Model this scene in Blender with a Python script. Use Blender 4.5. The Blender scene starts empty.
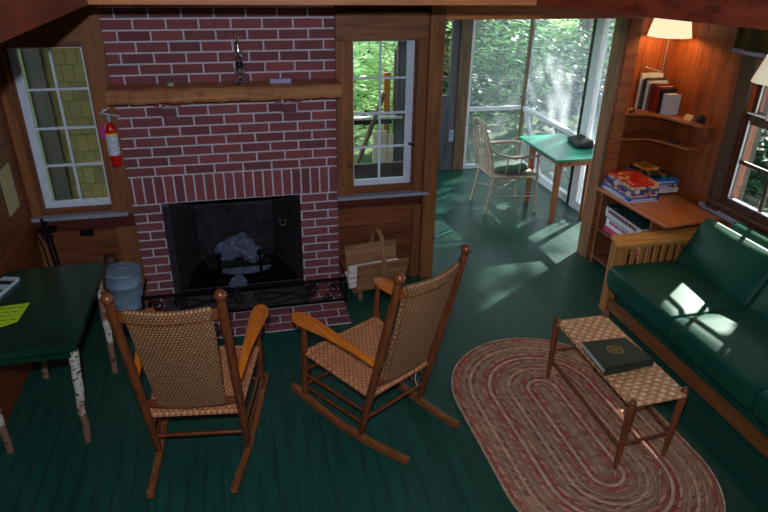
import bpy, math, random
from mathutils import Vector, Matrix
random.seed(7)
PI = math.pi
C = bpy.context.scene.collection
SC = bpy.context.scene

# ---------------------------------------------------------------- camera
cam_d = bpy.data.cameras.new('camera'); cam = bpy.data.objects.new('camera', cam_d); C.objects.link(cam)
CP, CR, CY = 0.4594, 0.0167, 0.2402
_f = Vector((math.sin(CY)*math.cos(CP), math.cos(CY)*math.cos(CP), -math.sin(CP)))
_r0 = Vector((math.cos(CY), -math.sin(CY), 0)); _u0 = _r0.cross(_f)
_r = math.cos(CR)*_r0 + math.sin(CR)*_u0; _u = -math.sin(CR)*_r0 + math.cos(CR)*_u0
m = Matrix((_r, _u, -_f)).transposed().to_4x4(); m.translation = Vector((0.7501, -4.3175, 2.4009))
cam.matrix_world = m
cam_d.sensor_width = 36; cam_d.lens = 36*619.9/768; cam_d.clip_start = .05; cam_d.clip_end = 300
SC.camera = cam

# ---------------------------------------------------------------- world, sun, light, exposure
w = bpy.data.worlds.new('sky'); SC.world = w; w.use_nodes = True
wn = w.node_tree.nodes; bg = wn['Background']
bg.inputs[0].default_value = (.78, .90, 1.0, 1); bg.inputs[1].default_value = 3.4
sun_d = bpy.data.lights.new('sun', 'SUN'); sun_d.energy = 21.0; sun_d.angle = math.radians(.8); sun_d.color = (1, .96, .88)
sun = bpy.data.objects.new('sun', sun_d); C.objects.link(sun)
SUN = Vector((1, .66, .81)).normalized()
sun.rotation_euler = SUN.to_track_quat('Z', 'Y').to_euler()
# the photographer's flash, just above the lens
fl_d = bpy.data.lights.new('flash', 'AREA'); fl_d.shape = 'DISK'; fl_d.size = .05; fl_d.energy = 62; fl_d.color = (.80, .88, 1)
fl = bpy.data.objects.new('flash', fl_d); C.objects.link(fl)
fl.location = (.72, -4.30, 2.60); fl.rotation_euler = (Vector((1.35, -.2, 1.0))-Vector(fl.location)).to_track_quat('-Z', 'Y').to_euler()
# added soft fill lamp in the loft, no such source seen there
lo_d = bpy.data.lights.new('loft_fill_light', 'AREA'); lo_d.shape = 'RECTANGLE'; lo_d.size = 1.6; lo_d.size_y = 1.2; lo_d.energy = 2.5; lo_d.color = (.75, .88, 1)
lo = bpy.data.objects.new('loft_fill_light', lo_d); C.objects.link(lo)
lo.location = (1.3, -3.4, 3.6); lo.rotation_euler = (0, 0, 0)
vs = SC.view_settings; vs.view_transform = 'Standard'; vs.look = 'None'; vs.gamma = 1; vs.use_curve_mapping = False; vs.exposure = 0.0
SC.cycles.max_bounces = 8; SC.cycles.transparent_max_bounces = 16; SC.cycles.sample_clamp_indirect = 6

# ---------------------------------------------------------------- helpers
class MB:
    def __init__(s): s.v = []; s.f = []; s.smooth = []
    def add(s, vs_, fs, sm=False):
        o = len(s.v); s.v += [Vector(p) for p in vs_]
        for f in fs: s.f.append([i+o for i in f]); s.smooth.append(sm)
        return s
    def box(s, a, b, M=None):
        x0, y0, z0 = a; x1, y1, z1 = b
        p = [Vector(q) for q in ((x0,y0,z0),(x1,y0,z0),(x1,y1,z0),(x0,y1,z0),(x0,y0,z1),(x1,y0,z1),(x1,y1,z1),(x0,y1,z1))]
        if M: p = [M @ q for q in p]
        return s.add(p, [(0,3,2,1),(4,5,6,7),(0,1,5,4),(1,2,6,5),(2,3,7,6),(3,0,4,7)])
    def hexa(s, p):   # 8 points bottom 4 then top 4
        return s.add(p, [(0,3,2,1),(4,5,6,7),(0,1,5,4),(1,2,6,5),(2,3,7,6),(3,0,4,7)])
    def tube(s, pts, rad, n=10, cap=True, flat=1.0):
        pts = [Vector(p) for p in pts]; k = len(pts)
        if not hasattr(rad, '__len__'): rad = [rad]*k
        vv = []; prev = None
        for i, p in enumerate(pts):
            t = (pts[min(i+1, k-1)]-pts[max(i-1, 0)])
            if t.length < 1e-9: t = Vector((0,0,1))
            t.normalize()
            if prev is None:
                a = Vector((1,0,0)) if abs(t.x) < .8 else Vector((0,1,0))
                u = (a-t*a.dot(t)).normalized()
            else: u = (prev-t*prev.dot(t)).normalized()
            prev = u; w_ = t.cross(u)
            for j in range(n):
                an = 2*PI*j/n; vv.append(p+(u*math.cos(an)+w_*math.sin(an)*flat)*rad[i])
        ff = [(i*n+j, i*n+(j+1) % n, (i+1)*n+(j+1) % n, (i+1)*n+j) for i in range(k-1) for j in range(n)]
        s.add(vv, ff, True)
        if cap:
            s.add(vv[:n], [tuple(reversed(range(n)))]); s.add(vv[-n:], [tuple(range(n))])
        return s
    def lathe(s, prof, c=(0,0,0), n=24, axis=None):
        c = Vector(c); M = Matrix.Identity(3)
        if axis is not None: M = Vector(axis).to_track_quat('Z', 'Y').to_matrix()
        vv = []
        for r, z in prof:
            for j in range(n):
                an = 2*PI*j/n; vv.append(c+M @ Vector((r*math.cos(an), r*math.sin(an), z)))
        k = len(prof)
        return s.add(vv, [(i*n+j, i*n+(j+1) % n, (i+1)*n+(j+1) % n, (i+1)*n+j) for i in range(k-1) for j in range(n)], True)
    def ball(s, c, r, n=12, sc=(1,1,1)):
        vv = []; m_ = n//2
        for i in range(m_+1):
            th = PI*i/m_
            for j in range(n):
                an = 2*PI*j/n; vv.append(Vector(c)+Vector((r*sc[0]*math.sin(th)*math.cos(an), r*sc[1]*math.sin(th)*math.sin(an), r*sc[2]*math.cos(th))))
        return s.add(vv, [(i*n+j, (i+1)*n+j, (i+1)*n+(j+1) % n, i*n+(j+1) % n) for i in range(m_) for j in range(n)], True)
    def prism(s, poly, z0, z1, M=None, smooth=False):   # poly in xy, ccw
        n = len(poly); z0f = z0 if callable(z0) else (lambda x, y: z0); z1f = z1 if callable(z1) else (lambda x, y: z1)
        vv = [Vector((x, y, z0f(x, y))) for x, y in poly]+[Vector((x, y, z1f(x, y))) for x, y in poly]
        if M: vv = [M @ q for q in vv]
        return s.add(vv, [tuple(reversed(range(n))), tuple(range(n, 2*n))]+[(i, (i+1) % n, (i+1) % n+n, i+n) for i in range(n)], smooth)
    def grid(s, fn, nu, nv, sm=True):
        vv = [Vector(fn(i/nu, j/nv)) for i in range(nu+1) for j in range(nv+1)]
        return s.add(vv, [(i*(nv+1)+j, (i+1)*(nv+1)+j, (i+1)*(nv+1)+j+1, i*(nv+1)+j+1) for i in range(nu) for j in range(nv)], sm)

def obj(name, mb, mat, parent=None, bevel=0, solid=0, subd=0):
    me = bpy.data.meshes.new(name); off = Vector((0,0,0))
    o = bpy.data.objects.new(name, me)
    if parent is not None:
        o.parent = parent
        q = parent
        while q is not None: 
            if q.get('w_'): off += q.location
            q = q.parent
    me.from_pydata([tuple(p-off) for p in mb.v], [], mb.f); me.materials.append(mat)
    for p, sm in zip(me.polygons, mb.smooth): p.use_smooth = sm
    me.update(); C.objects.link(o)
    if solid: md = o.modifiers.new('solid', 'SOLIDIFY'); md.thickness = solid; md.offset = 0
    if bevel: 
        md = o.modifiers.new('bevel', 'BEVEL'); md.width = bevel; md.segments = 2; md.limit_method = 'ANGLE'; md.angle_limit = math.radians(40)
    if subd: md = o.modifiers.new('subd', 'SUBSURF'); md.levels = subd; md.render_levels = subd
    return o
def thing(name, label, cat, loc=(0,0,0), rz=0, group=None, world=True):
    o = bpy.data.objects.new(name, None); C.objects.link(o); o.location = loc; o.rotation_euler = (0,0,rz); o.empty_display_size = .05
    o['label'] = label; o['category'] = cat
    if group: o['group'] = group
    if world and rz == 0: o['w_'] = 1
    return o
def tag(o, label, cat, group=None):
    o['label'] = label; o['category'] = cat
    if group: o['group'] = group
    return o
def one(name, label, cat, mb, mat, group=None, base=None, **k):
    """a thing that is one mesh, origin moved to its base"""
    if base is None:
        xs = [p.x for p in mb.v]; ys = [p.y for p in mb.v]; base = Vector(((min(xs)+max(xs))/2, (min(ys)+max(ys))/2, min(p.z for p in mb.v)))
    base = Vector(base); mb.v = [p-base for p in mb.v]
    o = obj(name, mb, mat, None, **k); o.location = base
    return tag(o, label, cat, group)
def struct(name, mb, mat, parent=None, **k):
    o = obj(name, mb, mat, parent, **k)
    if parent is None: o['kind'] = 'structure'
    return o
def sroot(name):
    o = bpy.data.objects.new(name, None); C.objects.link(o); o['kind'] = 'structure'; return o

# ---------------------------------------------------------------- materials
def newmat(name):
    mt = bpy.data.materials.new(name); mt.use_nodes = True; nt = mt.node_tree
    return mt, nt, nt.nodes['Principled BSDF']
class N:
    def __init__(s, nt): s.nt = nt
    def n(s, t, **k):
        x = s.nt.nodes.new(t)
        for a, b in k.items(): setattr(x, a, b)
        return x
    def l(s, a, b): s.nt.links.new(a, b)
    def val(s, sock, v):
        if isinstance(v, bpy.types.NodeSocket): s.l(v, sock)
        else: sock.default_value = v
    def math(s, op, a, b=0, c=0):
        x = s.n('ShaderNodeMath', operation=op); s.val(x.inputs[0], a); s.val(x.inputs[1], b); s.val(x.inputs[2], c); return x.outputs[0]
    def mix(s, f, a, b, bt='MIX'):
        x = s.n('ShaderNodeMix', data_type='RGBA', blend_type=bt); s.val(x.inputs[0], f); s.val(x.inputs[6], a); s.val(x.inputs[7], b); return x.outputs[2]
    def co(s): return s.n('ShaderNodeTexCoord').outputs['Object']
    def mapping(s, v, sc=(1,1,1), loc=(0,0,0), rot=(0,0,0)):
        x = s.n('ShaderNodeMapping'); s.l(v, x.inputs[0]); x.inputs['Scale'].default_value = sc; x.inputs['Location'].default_value = loc; x.inputs['Rotation'].default_value = rot; return x.outputs[0]
    def sep(s, v): x = s.n('ShaderNodeSeparateXYZ'); s.l(v, x.inputs[0]); return x.outputs
    def comb(s, a, b, c=0.0):
        x = s.n('ShaderNodeCombineXYZ'); s.val(x.inputs[0], a); s.val(x.inputs[1], b); s.val(x.inputs[2], c); return x.outputs[0]
    def noise(s, v, sc, det=3, rough=.55, dist=0):
        x = s.n('ShaderNodeTexNoise'); s.l(v, x.inputs['Vector']); x.inputs['Scale'].default_value = sc; x.inputs['Detail'].default_value = det; x.inputs['Roughness'].default_value = rough; x.inputs['Distortion'].default_value = dist; return x.outputs['Fac']
    def ramp(s, f, stops, interp='LINEAR'):
        x = s.n('ShaderNodeValToRGB'); cr = x.color_ramp; cr.interpolation = interp; s.l(f, x.inputs[0])
        while len(cr.elements) < len(stops): cr.elements.new(.5)
        for e, (p, c) in zip(cr.elements, stops): e.position = p; e.color = (*c, 1) if len(c) == 3 else c
        return x.outputs[0]
    def bump(s, h, bsdf, st=.3, d=.01):
        x = s.n('ShaderNodeBump'); x.inputs['Strength'].default_value = st; x.inputs['Distance'].default_value = d; s.l(h, x.inputs['Height']); s.l(x.outputs[0], bsdf.inputs['Normal'])
    def wn(s, v, dim='1D'):
        x = s.n('ShaderNodeTexWhiteNoise', noise_dimensions=dim); s.l(v, x.inputs['W' if dim == '1D' else 'Vector']); return x.outputs[0]
def rgb(r, g, b):   # sRGB 0-255 to linear
    f = lambda c: (c/255/12.92) if c <= 10 else ((c/255+.055)/1.055)**2.4
    return (f(r), f(g), f(b))
def plain(name, col, rough=.5, metal=0, var=.12, nsc=30, bump=.0, spec=.5, emit=0):
    mt, nt, b = newmat(name); q = N(nt); co = q.co(); nz = q.noise(co, nsc, 3)
    c = q.ramp(nz, [(.3, tuple(x*(1-var) for x in col)), (.7, tuple(min(1, x*(1+var)) for x in col))])
    q.l(c, b.inputs['Base Color']); b.inputs['Roughness'].default_value = rough; b.inputs['Metallic'].default_value = metal
    b.inputs['Specular IOR Level'].default_value = spec
    if bump: q.bump(nz, b, bump, .01)
    if emit: q.l(c, b.inputs['Emission Color']); b.inputs['Emission Strength'].default_value = emit
    return mt
def wood(name, dark, light, axis='X', plank=None, pax='Z', rough=.5, sc=1.0, knots=.5, groove=.05, spec=.35):
    mt, nt, b = newmat(name); q = N(nt); co = q.co(); s = q.sep(co)
    if plank:
        t = q.math('DIVIDE', s['XYZ'.index(pax)], plank); idx = q.math('FLOOR', t); fr = q.math('FRACT', t)
        rnd = q.wn(idx); offs = q.math('MULTIPLY', rnd, 7.3)
        co = q.n('ShaderNodeVectorMath', operation='ADD')
        q.l(q.comb(s[0], s[1], s[2]), co.inputs[0]); q.l(q.comb(offs, offs, offs), co.inputs[1]); co = co.outputs[0]
    st = [14, 14, 14]; st['XYZ'.index(axis)] = 1.1; st = [k*sc for k in st]
    nz = q.noise(q.mapping(co, st), 1.6, 5, .6, .6)
    fine = q.noise(q.mapping(co, [k*6 for k in st]), 2.0, 2, .6)
    f = q.math('ADD', q.math('MULTIPLY', nz, .8), q.math('MULTIPLY', fine, .2))
    col = q.ramp(f, [(.32, dark), (.50, tuple((a+b_)/2 for a, b_ in zip(dark, light))), (.68, light)])
    ks = [3.2, 3.2, 3.2]; ks['XYZ'.index(axis)] = 1.9
    vo = q.n('ShaderNodeTexVoronoi'); q.l(q.mapping(co, ks), vo.inputs['Vector']); vo.inputs['Scale'].default_value = 1.6*sc
    kn = q.ramp(vo.outputs['Distance'], [(.05, (1,1,1)), (.13, (0,0,0))])
    col = q.mix(q.math('MULTIPLY', kn, knots), col, (*[k*.35 for k in dark], 1))
    if plank:
        col = q.mix(.22, col, q.ramp(rnd, [(0, (.35,.35,.35)), (1, (1,1,1))]), 'MULTIPLY')
        g = q.math('LESS_THAN', fr, groove); col = q.mix(q.math('MULTIPLY', g, .8), col, (*[k*.15 for k in dark], 1))
        q.bump(q.math('SUBTRACT', f, g), b, .35, .006)
    else: q.bump(f, b, .15, .004)
    q.l(col, b.inputs['Base Color']); b.inputs['Roughness'].default_value = rough; b.inputs['Specular IOR Level'].default_value = spec
    return mt
def brickmat(name, soldier=None, horizontal=False):
    mt, nt, b = newmat(name); q = N(nt); s = q.sep(q.co())
    X, Z = s[0], (s[1] if horizontal else s[2])
    c1, c2, mo = (*rgb(146,80,80), 1), (*rgb(116,68,74), 1), (*rgb(204,194,206), 1)
    def br(vec, bw, rh, off):
        x = q.n('ShaderNodeTexBrick'); q.l(vec, x.inputs['Vector']); x.offset = off; x.inputs['Scale'].default_value = 1
        x.inputs['Brick Width'].default_value = bw; x.inputs['Row Height'].default_value = rh; x.inputs['Mortar Size'].default_value = .0064
        x.inputs['Mortar Smooth'].default_value = .25; x.inputs['Color1'].default_value = c1; x.inputs['Color2'].default_value = c2; x.inputs['Mortar'].default_value = mo
        return x
    if horizontal:
        A = br(q.comb(X, Z), .213, .102, .5); col, fac = A.outputs[0], A.outputs[1]
    else:
        z2 = q.math('SUBTRACT', Z, .98-.0677*14-.0026+.0026)
        A = br(q.comb(q.math('ADD', X, .045), z2), .197, .0677, .5)
        B = br(q.comb(q.math('ADD', X, .02), q.math('SUBTRACT', Z, .98-.2031*4)), .0677, .2031, 0)
        mk = q.math('MULTIPLY', q.math('GREATER_THAN', Z, .98-.2031), q.math('LESS_THAN', Z, .98))
        col = q.mix(mk, A.outputs[0], B.outputs[0]); 
        fm = q.n('ShaderNodeMix', data_type='FLOAT'); q.l(mk, fm.inputs[0]); q.l(A.outputs[1], fm.inputs[2]); q.l(B.outputs[1], fm.inputs[3]); fac = fm.outputs[0]
    nz = q.noise(q.co(), 26, 5, .7); col = q.mix(.5, col, q.ramp(nz, [(.3, (.62,.60,.64)), (.7, (1.0,1.0,1.0))]), 'MULTIPLY')
    q.l(col, b.inputs['Base Color']); b.inputs['Roughness'].default_value = .85; b.inputs['Specular IOR Level'].default_value = .25
    q.bump(q.math('SUBTRACT', q.math('MULTIPLY', nz, .3), fac), b, .7, .006)
    return mt
def weave(name, c1, c2, sx, sy, ax=(0, 1), rough=.55, spec=.4, twill=False):
    mt, nt, b = newmat(name); q = N(nt); s = q.sep(q.co())
    u = q.math('MULTIPLY', s[ax[0]], sx); v = q.math('MULTIPLY', s[ax[1]], sy)
    iu = q.math('FLOOR', u); iv = q.math('FLOOR', v)
    if twill:
        par = q.math('LESS_THAN', q.math('MODULO', q.math('ADD', q.math('ADD', iu, iv), 4000), 4), 1.5)
    else: par = q.math('MODULO', q.math('ADD', q.math('ADD', iu, iv), 4000), 2)
    fu = q.math('ABSOLUTE', q.math('SUBTRACT', q.math('FRACT', u), .5)); fv = q.math('ABSOLUTE', q.math('SUBTRACT', q.math('FRACT', v), .5))
    # strand profile: across the strand direction
    e = q.math('ADD', q.math('MULTIPLY', par, fu), q.math('MULTIPLY', q.math('SUBTRACT', 1, par), fv))
    e2 = q.math('ADD', q.math('MULTIPLY', par, fv), q.math('MULTIPLY', q.math('SUBTRACT', 1, par), fu))
    h = q.math('SUBTRACT', 1, q.math('ADD', q.math('POWER', q.math('MULTIPLY', e, 2), 3), q.math('MULTIPLY', q.math('POWER', q.math('MULTIPLY', e2, 2), 2), .5)))
    rn = q.wn(q.comb(iu, iv, par), '3D')
    col = q.mix(q.math('MULTIPLY', par, 1), (*c1, 1), (*c2, 1))
    col = q.mix(.5, col, q.ramp(rn, [(0, (.55,.55,.55)), (1, (1.1,1.1,1.1))]), 'MULTIPLY')
    col = q.mix(.8, col, q.ramp(h, [(0, (.42,.34,.3)), (.5, (1,1,1))]), 'MULTIPLY')
    q.l(col, b.inputs['Base Color']); b.inputs['Roughness'].default_value = rough; b.inputs['Specular IOR Level'].default_value = spec
    q.bump(h, b, .8, .004)
    return mt
def glassy(name, tint=(1,1,1), gl=.06, haze=0, hazecol=(.8,.85,.9), rough=.02):
    mt, nt, b = newmat(name); nt.nodes.remove(b); q = N(nt); out = nt.nodes['Material Output']
    tr = q.n('ShaderNodeBsdfTransparent'); tr.inputs[0].default_value = (*tint, 1)
    g = q.n('ShaderNodeBsdfGlossy'); g.inputs['Roughness'].default_value = rough
    mx = q.n('ShaderNodeMixShader'); mx.inputs[0].default_value = gl; q.l(tr.outputs[0], mx.inputs[1]); q.l(g.outputs[0], mx.inputs[2]); last = mx.outputs[0]
    if haze:
        d = q.n('ShaderNodeBsdfDiffuse'); d.inputs[0].default_value = (*hazecol, 1); t = q.n('ShaderNodeBsdfTranslucent'); t.inputs[0].default_value = (*hazecol, 1)
        a = q.n('ShaderNodeMixShader'); a.inputs[0].default_value = .5; q.l(d.outputs[0], a.inputs[1]); q.l(t.outputs[0], a.inputs[2])
        m2 = q.n('ShaderNodeMixShader'); m2.inputs[0].default_value = haze; q.l(last, m2.inputs[1]); q.l(a.outputs[0], m2.inputs[2]); last = m2.outputs[0]
    q.l(last, out.inputs[0]); return mt
def leafmat(name, c1, c2, tr=.5):
    mt, nt, b = newmat(name); q = N(nt); out = nt.nodes['Material Output']
    nz = q.noise(q.co(), 3.0, 4); wnz = q.wn(q.n('ShaderNodeNewGeometry').outputs['Random Per Island'])
    c = q.ramp(q.math('ADD', q.math('MULTIPLY', nz, .5), q.math('MULTIPLY', wnz, .5)), [(.3, c1), (.7, c2)])
    q.l(c, b.inputs['Base Color']); b.inputs['Roughness'].default_value = .4
    t = q.n('ShaderNodeBsdfTranslucent'); q.l(c, t.inputs[0]); mx = q.n('ShaderNodeMixShader'); mx.inputs[0].default_value = tr
    q.l(b.outputs[0], mx.inputs[1]); q.l(t.outputs[0], mx.inputs[2]); q.l(mx.outputs[0], out.inputs[0]); return mt
def floormat():
    mt, nt, b = newmat('green_painted_boards'); q = N(nt); co = q.co(); s = q.sep(co)
    t = q.math('DIVIDE', s[0], .088); idx = q.math('FLOOR', t); fr = q.math('FRACT', t); rnd = q.wn(idx)
    nz = q.noise(q.mapping(co, (9, 1, 9)), 3, 4, .6); big = q.noise(co, 1.7, 3)
    c = q.ramp(nz, [(.3, rgb(19,60,52)), (.7, rgb(28,82,70))])
    c = q.mix(.35, c, q.ramp(rnd, [(0, (.6,.6,.6)), (1, (1,1,1))]), 'MULTIPLY')
    vo = q.n('ShaderNodeTexVoronoi'); q.l(co, vo.inputs['Vector']); vo.inputs['Scale'].default_value = 2.3
    sp = q.math('LESS_THAN', vo.outputs['Distance'], .018); c = q.mix(sp, c, (.35,.5,.42,1))
    g = q.math('LESS_THAN', fr, .06); c = q.mix(q.math('MULTIPLY', g, .5), c, (.002,.01,.008,1))
    q.l(c, b.inputs['Base Color']); q.l(q.ramp(big, [(.3, (.30,)*3), (.7, (.42,)*3)]), b.inputs['Roughness'])
    q.bump(q.math('SUBTRACT', q.math('MULTIPLY', nz, .25), g), b, .35, .004); return mt
def rugmat():
    mt, nt, b = newmat('braided_rug'); q = N(nt); s = q.sep(q.co())
    ax = q.math('MAXIMUM', q.math('SUBTRACT', q.math('ABSOLUTE', s[1]), .345), 0)
    d = q.math('SQRT', q.math('ADD', q.math('MULTIPLY', s[0], s[0]), q.math('MULTIPLY', ax, ax)))
    t = q.math('DIVIDE', d, .0195); idx = q.math('FLOOR', t); fr = q.math('FRACT', t)
    cols = [rgb(185,143,116), rgb(163,123,100), rgb(210,168,141), rgb(168,87,78), rgb(192,150,123), rgb(168,134,112), rgb(190,107,94), rgb(179,143,118), rgb(212,176,152), rgb(147,103,87), rgb(201,154,129), rgb(165,127,105)]
    i2 = q.math('DIVIDE', q.math('MODULO', q.math('MULTIPLY', idx, 5), 12), 12)
    pc = q.ramp(q.math('ADD', i2, .01), [(k/12, c) for k, c in enumerate(cols)], 'CONSTANT')
    i3 = q.math('DIVIDE', q.math('MODULO', q.math('ADD', q.math('MULTIPLY', idx, 7), 4), 12), 12)
    pc2 = q.ramp(q.math('ADD', i3, .01), [(k/12, c) for k, c in enumerate(cols)], 'CONSTANT')
    # braid strands run diagonally along each ring
    ang = q.math('ARCTAN2', s[0], q.math('MULTIPLY', ax, q.math('SIGN', s[1])))
    arc = q.math('ADD', q.math('MULTIPLY', ang, q.math('MAXIMUM', d, .05)), q.math('MINIMUM', q.math('MAXIMUM', s[1], -.37), .37))
    zz = q.math('ADD', q.math('MULTIPLY', arc, 44), q.math('MULTIPLY', q.math('ABSOLUTE', q.math('SUBTRACT', fr, .5)), 1.6))
    st = q.math('FLOOR', q.math('MULTIPLY', zz, 1)); sf = q.math('FRACT', zz)
    pick = q.math('LESS_THAN', q.wn(q.comb(st, idx, 0.0), '3D'), .5)
    col = q.mix(pick, pc, pc2)
    wn2 = q.wn(q.comb(st, idx, 3.0), '3D'); col = q.mix(.45, col, q.ramp(wn2, [(0, (.42,.36,.34)), (1, (1.35,1.25,1.2))]), 'MULTIPLY')
    e = q.math('MULTIPLY', q.math('MULTIPLY', fr, q.math('SUBTRACT', 1, fr)), 4); e2 = q.math('MULTIPLY', q.math('MULTIPLY', sf, q.math('SUBTRACT', 1, sf)), 4)
    h = q.math('MULTIPLY', q.math('POWER', e, .5), q.math('ADD', .5, q.math('MULTIPLY', e2, .5)))
    col = q.mix(.85, col, q.ramp(h, [(0, (.2,.18,.17)), (.55, (1,1,1))]), 'MULTIPLY')
    q.l(col, b.inputs['Base Color']); b.inputs['Roughness'].default_value = .9; b.inputs['Specular IOR Level'].default_value = .1; q.bump(h, b, .8, .006); return mt
def shingles(name):
    mt, nt, b = newmat(name); q = N(nt); s = q.sep(q.co())
    x = q.n('ShaderNodeTexBrick'); q.l(q.comb(s[0], s[2]), x.inputs['Vector']); x.inputs['Scale'].default_value = 1; x.inputs['Brick Width'].default_value = .09; x.inputs['Row Height'].default_value = .15
    x.inputs['Mortar Size'].default_value = .004; x.inputs['Color1'].default_value = (*rgb(104,94,48), 1); x.inputs['Color2'].default_value = (*rgb(84,76,38), 1); x.inputs['Mortar'].default_value = (*rgb(62,56,28), 1)
    nz = q.noise(q.mapping(q.co(), (30,30,4)), 2, 4); c = q.mix(.5, x.outputs[0], q.ramp(nz, [(.3, (.6,.6,.55)), (.7, (1,1,1))]), 'MULTIPLY')
    q.l(c, b.inputs['Base Color']); b.inputs['Roughness'].default_value = .9; q.bump(x.outputs[1], b, .5, .01); return mt
def birch():
    mt, nt, b = newmat('birch_bark'); q = N(nt); co = q.co()
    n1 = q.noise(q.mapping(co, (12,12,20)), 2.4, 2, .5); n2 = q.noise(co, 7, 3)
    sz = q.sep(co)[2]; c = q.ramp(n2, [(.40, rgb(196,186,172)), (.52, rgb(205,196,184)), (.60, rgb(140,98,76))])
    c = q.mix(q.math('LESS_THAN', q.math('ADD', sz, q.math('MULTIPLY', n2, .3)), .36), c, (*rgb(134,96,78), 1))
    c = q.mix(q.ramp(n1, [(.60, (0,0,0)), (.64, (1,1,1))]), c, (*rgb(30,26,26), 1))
    q.l(c, b.inputs['Base Color']); b.inputs['Roughness'].default_value = .8; q.bump(n1, b, .4, .004); return mt

M = {}
M['floor'] = floormat(); M['brick'] = brickmat('red_brick'); M['hearth'] = brickmat('hearth_brick', horizontal=True)
PD, PL = rgb(84,42,22), rgb(138,78,44)
M['panel_h'] = wood('pine_boards_level', PD, PL, 'X', .24, 'Z', knots=.8, groove=.02)
M['panel_l'] = wood('pine_boards_left', rgb(84,40,20), rgb(132,68,34), 'Y', .26, 'Z', knots=.7, groove=.02)
M['panel_v'] = wood('pine_boards_upright', rgb(110,48,18), rgb(170,88,38), 'Z', .15, 'Y', knots=.6, groove=.03)
M['panel_vb'] = wood('pine_boards_upright_back', rgb(110,48,18), rgb(170,88,38), 'Z', .15, 'X', knots=.6, groove=.03)
M['post'] = wood('pine_post', rgb(96,56,30), rgb(150,94,54), 'Z', knots=.8)
M['rail'] = wood('pine_rail', rgb(96,56,34), rgb(146,92,60), 'X', knots=.6)
M['beam'] = wood('reddish_beam', rgb(78,28,14), rgb(134,56,32), 'Y', knots=.6)
M['beamx'] = wood('orange_beam', rgb(150,82,44), rgb(196,124,74), 'X', knots=.6)
M['ceil'] = wood('ceiling_boards', rgb(50,28,16), rgb(84,50,30), 'X', .14, 'Y')
M['mantel'] = wood('mantel_wood', rgb(132,80,48), rgb(190,128,84), 'X', knots=.5)
M['apron'] = wood('dark_red_board', rgb(62,20,16), rgb(92,34,28), 'X', knots=.2)
M['ledge'] = plain('pale_ledge_paint', rgb(140,142,158), .5, nsc=40, var=.25)
M['white'] = plain('white_window_paint', rgb(205,212,228), .45, var=.05)
M['weather'] = wood('weathered_post', rgb(66,48,36), rgb(126,100,74), 'Z', knots=.7)
M['grey_wood'] = wood('grey_weathered_boards', rgb(84,84,86), rgb(134,132,132), 'X', .12, 'Z')
M['porch_door'] = wood('aged_door_wood', rgb(58,58,64), rgb(98,98,104), 'Z', knots=.3)
M['darkframe'] = wood('dark_sash', rgb(44,28,20), rgb(84,54,38), 'Z', knots=.2)
M['darkpost'] = wood('dark_porch_post', rgb(26,24,22), rgb(52,46,40), 'Z', knots=.2)
M['porchwhite'] = plain('porch_white_paint', rgb(205,210,215), .6, var=.1)
M['glass'] = glassy('window_glass', (.94,.97,.96), .05)
M['screen'] = glassy('insect_screen', (.96,.97,.98), 0, .11, (.80,.88,.95))
M['screenmesh'] = glassy('hearth_mesh', (.8,.8,.82), 0, .16, (.03,.03,.035))
M['soot'] = plain('sooty_firebrick', rgb(66,60,68), .9, nsc=14, var=.5, bump=.4)
M['iron'] = plain('black_iron', rgb(26,26,32), .45, .7, nsc=60, var=.3)
M['ash'] = plain('crumpled_newspaper', rgb(128,136,164), .9, nsc=24, var=.45, bump=.5)
M['charlog'] = plain('charred_log', rgb(34,32,34), .9, nsc=20, var=.5, bump=.5)
M['zinc'] = plain('galvanised_steel', rgb(140,164,186), .45, .35, nsc=9, var=.22)
M['paper'] = plain('newspaper', rgb(215,205,195), .8, nsc=60, var=.15)
M['oak'] = wood('honey_oak', rgb(172,106,48), rgb(230,166,88), 'X', knots=.1, sc=1.5, rough=.4)
M['oaky'] = wood('honey_oak_long', rgb(96,54,26), rgb(150,92,48), 'Y', knots=.1, sc=1.5, rough=.4)
M['oakz'] = wood('honey_oak_upright', rgb(146,88,40), rgb(206,142,76), 'Z', knots=.1, sc=1.5, rough=.4)
M['arm'] = wood('varnished_orange_arm', rgb(176,84,20), rgb(226,128,40), 'Y', knots=.3, sc=2.2, rough=.28, spec=.5)
M['rock'] = wood('varnished_brown_wood', rgb(76,36,18), rgb(132,70,34), 'Z', knots=.0, sc=2.2, rough=.3, spec=.5)
M['rocky'] = wood('varnished_runner_wood', rgb(96,50,26), rgb(156,92,54), 'Y', knots=.0, sc=2.2, rough=.35, spec=.5)
M['seatw'] = weave('woven_seat', rgb(222,148,102), rgb(186,114,74), 70, 55, (0, 1))
M['backw'] = weave('woven_back', rgb(184,132,90), rgb(128,88,58), 120, 62, (0, 2))
M['benchw'] = weave('woven_bench_top', rgb(246,196,150), rgb(214,140,92), 34, 34, (0, 1), rough=.32, spec=.8)
M['benchleg'] = wood('bench_leg_wood', rgb(84,42,24), rgb(136,76,46), 'Z', knots=0, sc=2, rough=.35)
M['table_green'] = plain('dark_green_table_paint', rgb(10,54,40), .22, nsc=5, var=.25)
M['ptable_green'] = plain('teal_table_paint', rgb(20,150,120), .3, nsc=12, var=.15)
M['tablewood'] = wood('side_table_top', rgb(150,74,34), rgb(206,120,64), 'Y', knots=.3, rough=.28, spec=.6)
M['casewood'] = wood('bookcase_wood', rgb(84,46,26), rgb(134,80,48), 'Z', knots=.3)
M['shelfwood'] = wood('corner_shelf_wood', rgb(120,60,30), rgb(176,104,58), 'X', knots=.3, rough=.4)
M['leather'] = plain('dark_green_leather', rgb(14,74,60), .48, nsc=7, var=.18, bump=.12, spec=.2)
M['birch'] = birch(); M['rug'] = rugmat()
M['basket'] = wood('trug_wood', rgb(108,72,46), rgb(168,122,86), 'X', knots=.2, sc=1.5)
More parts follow.
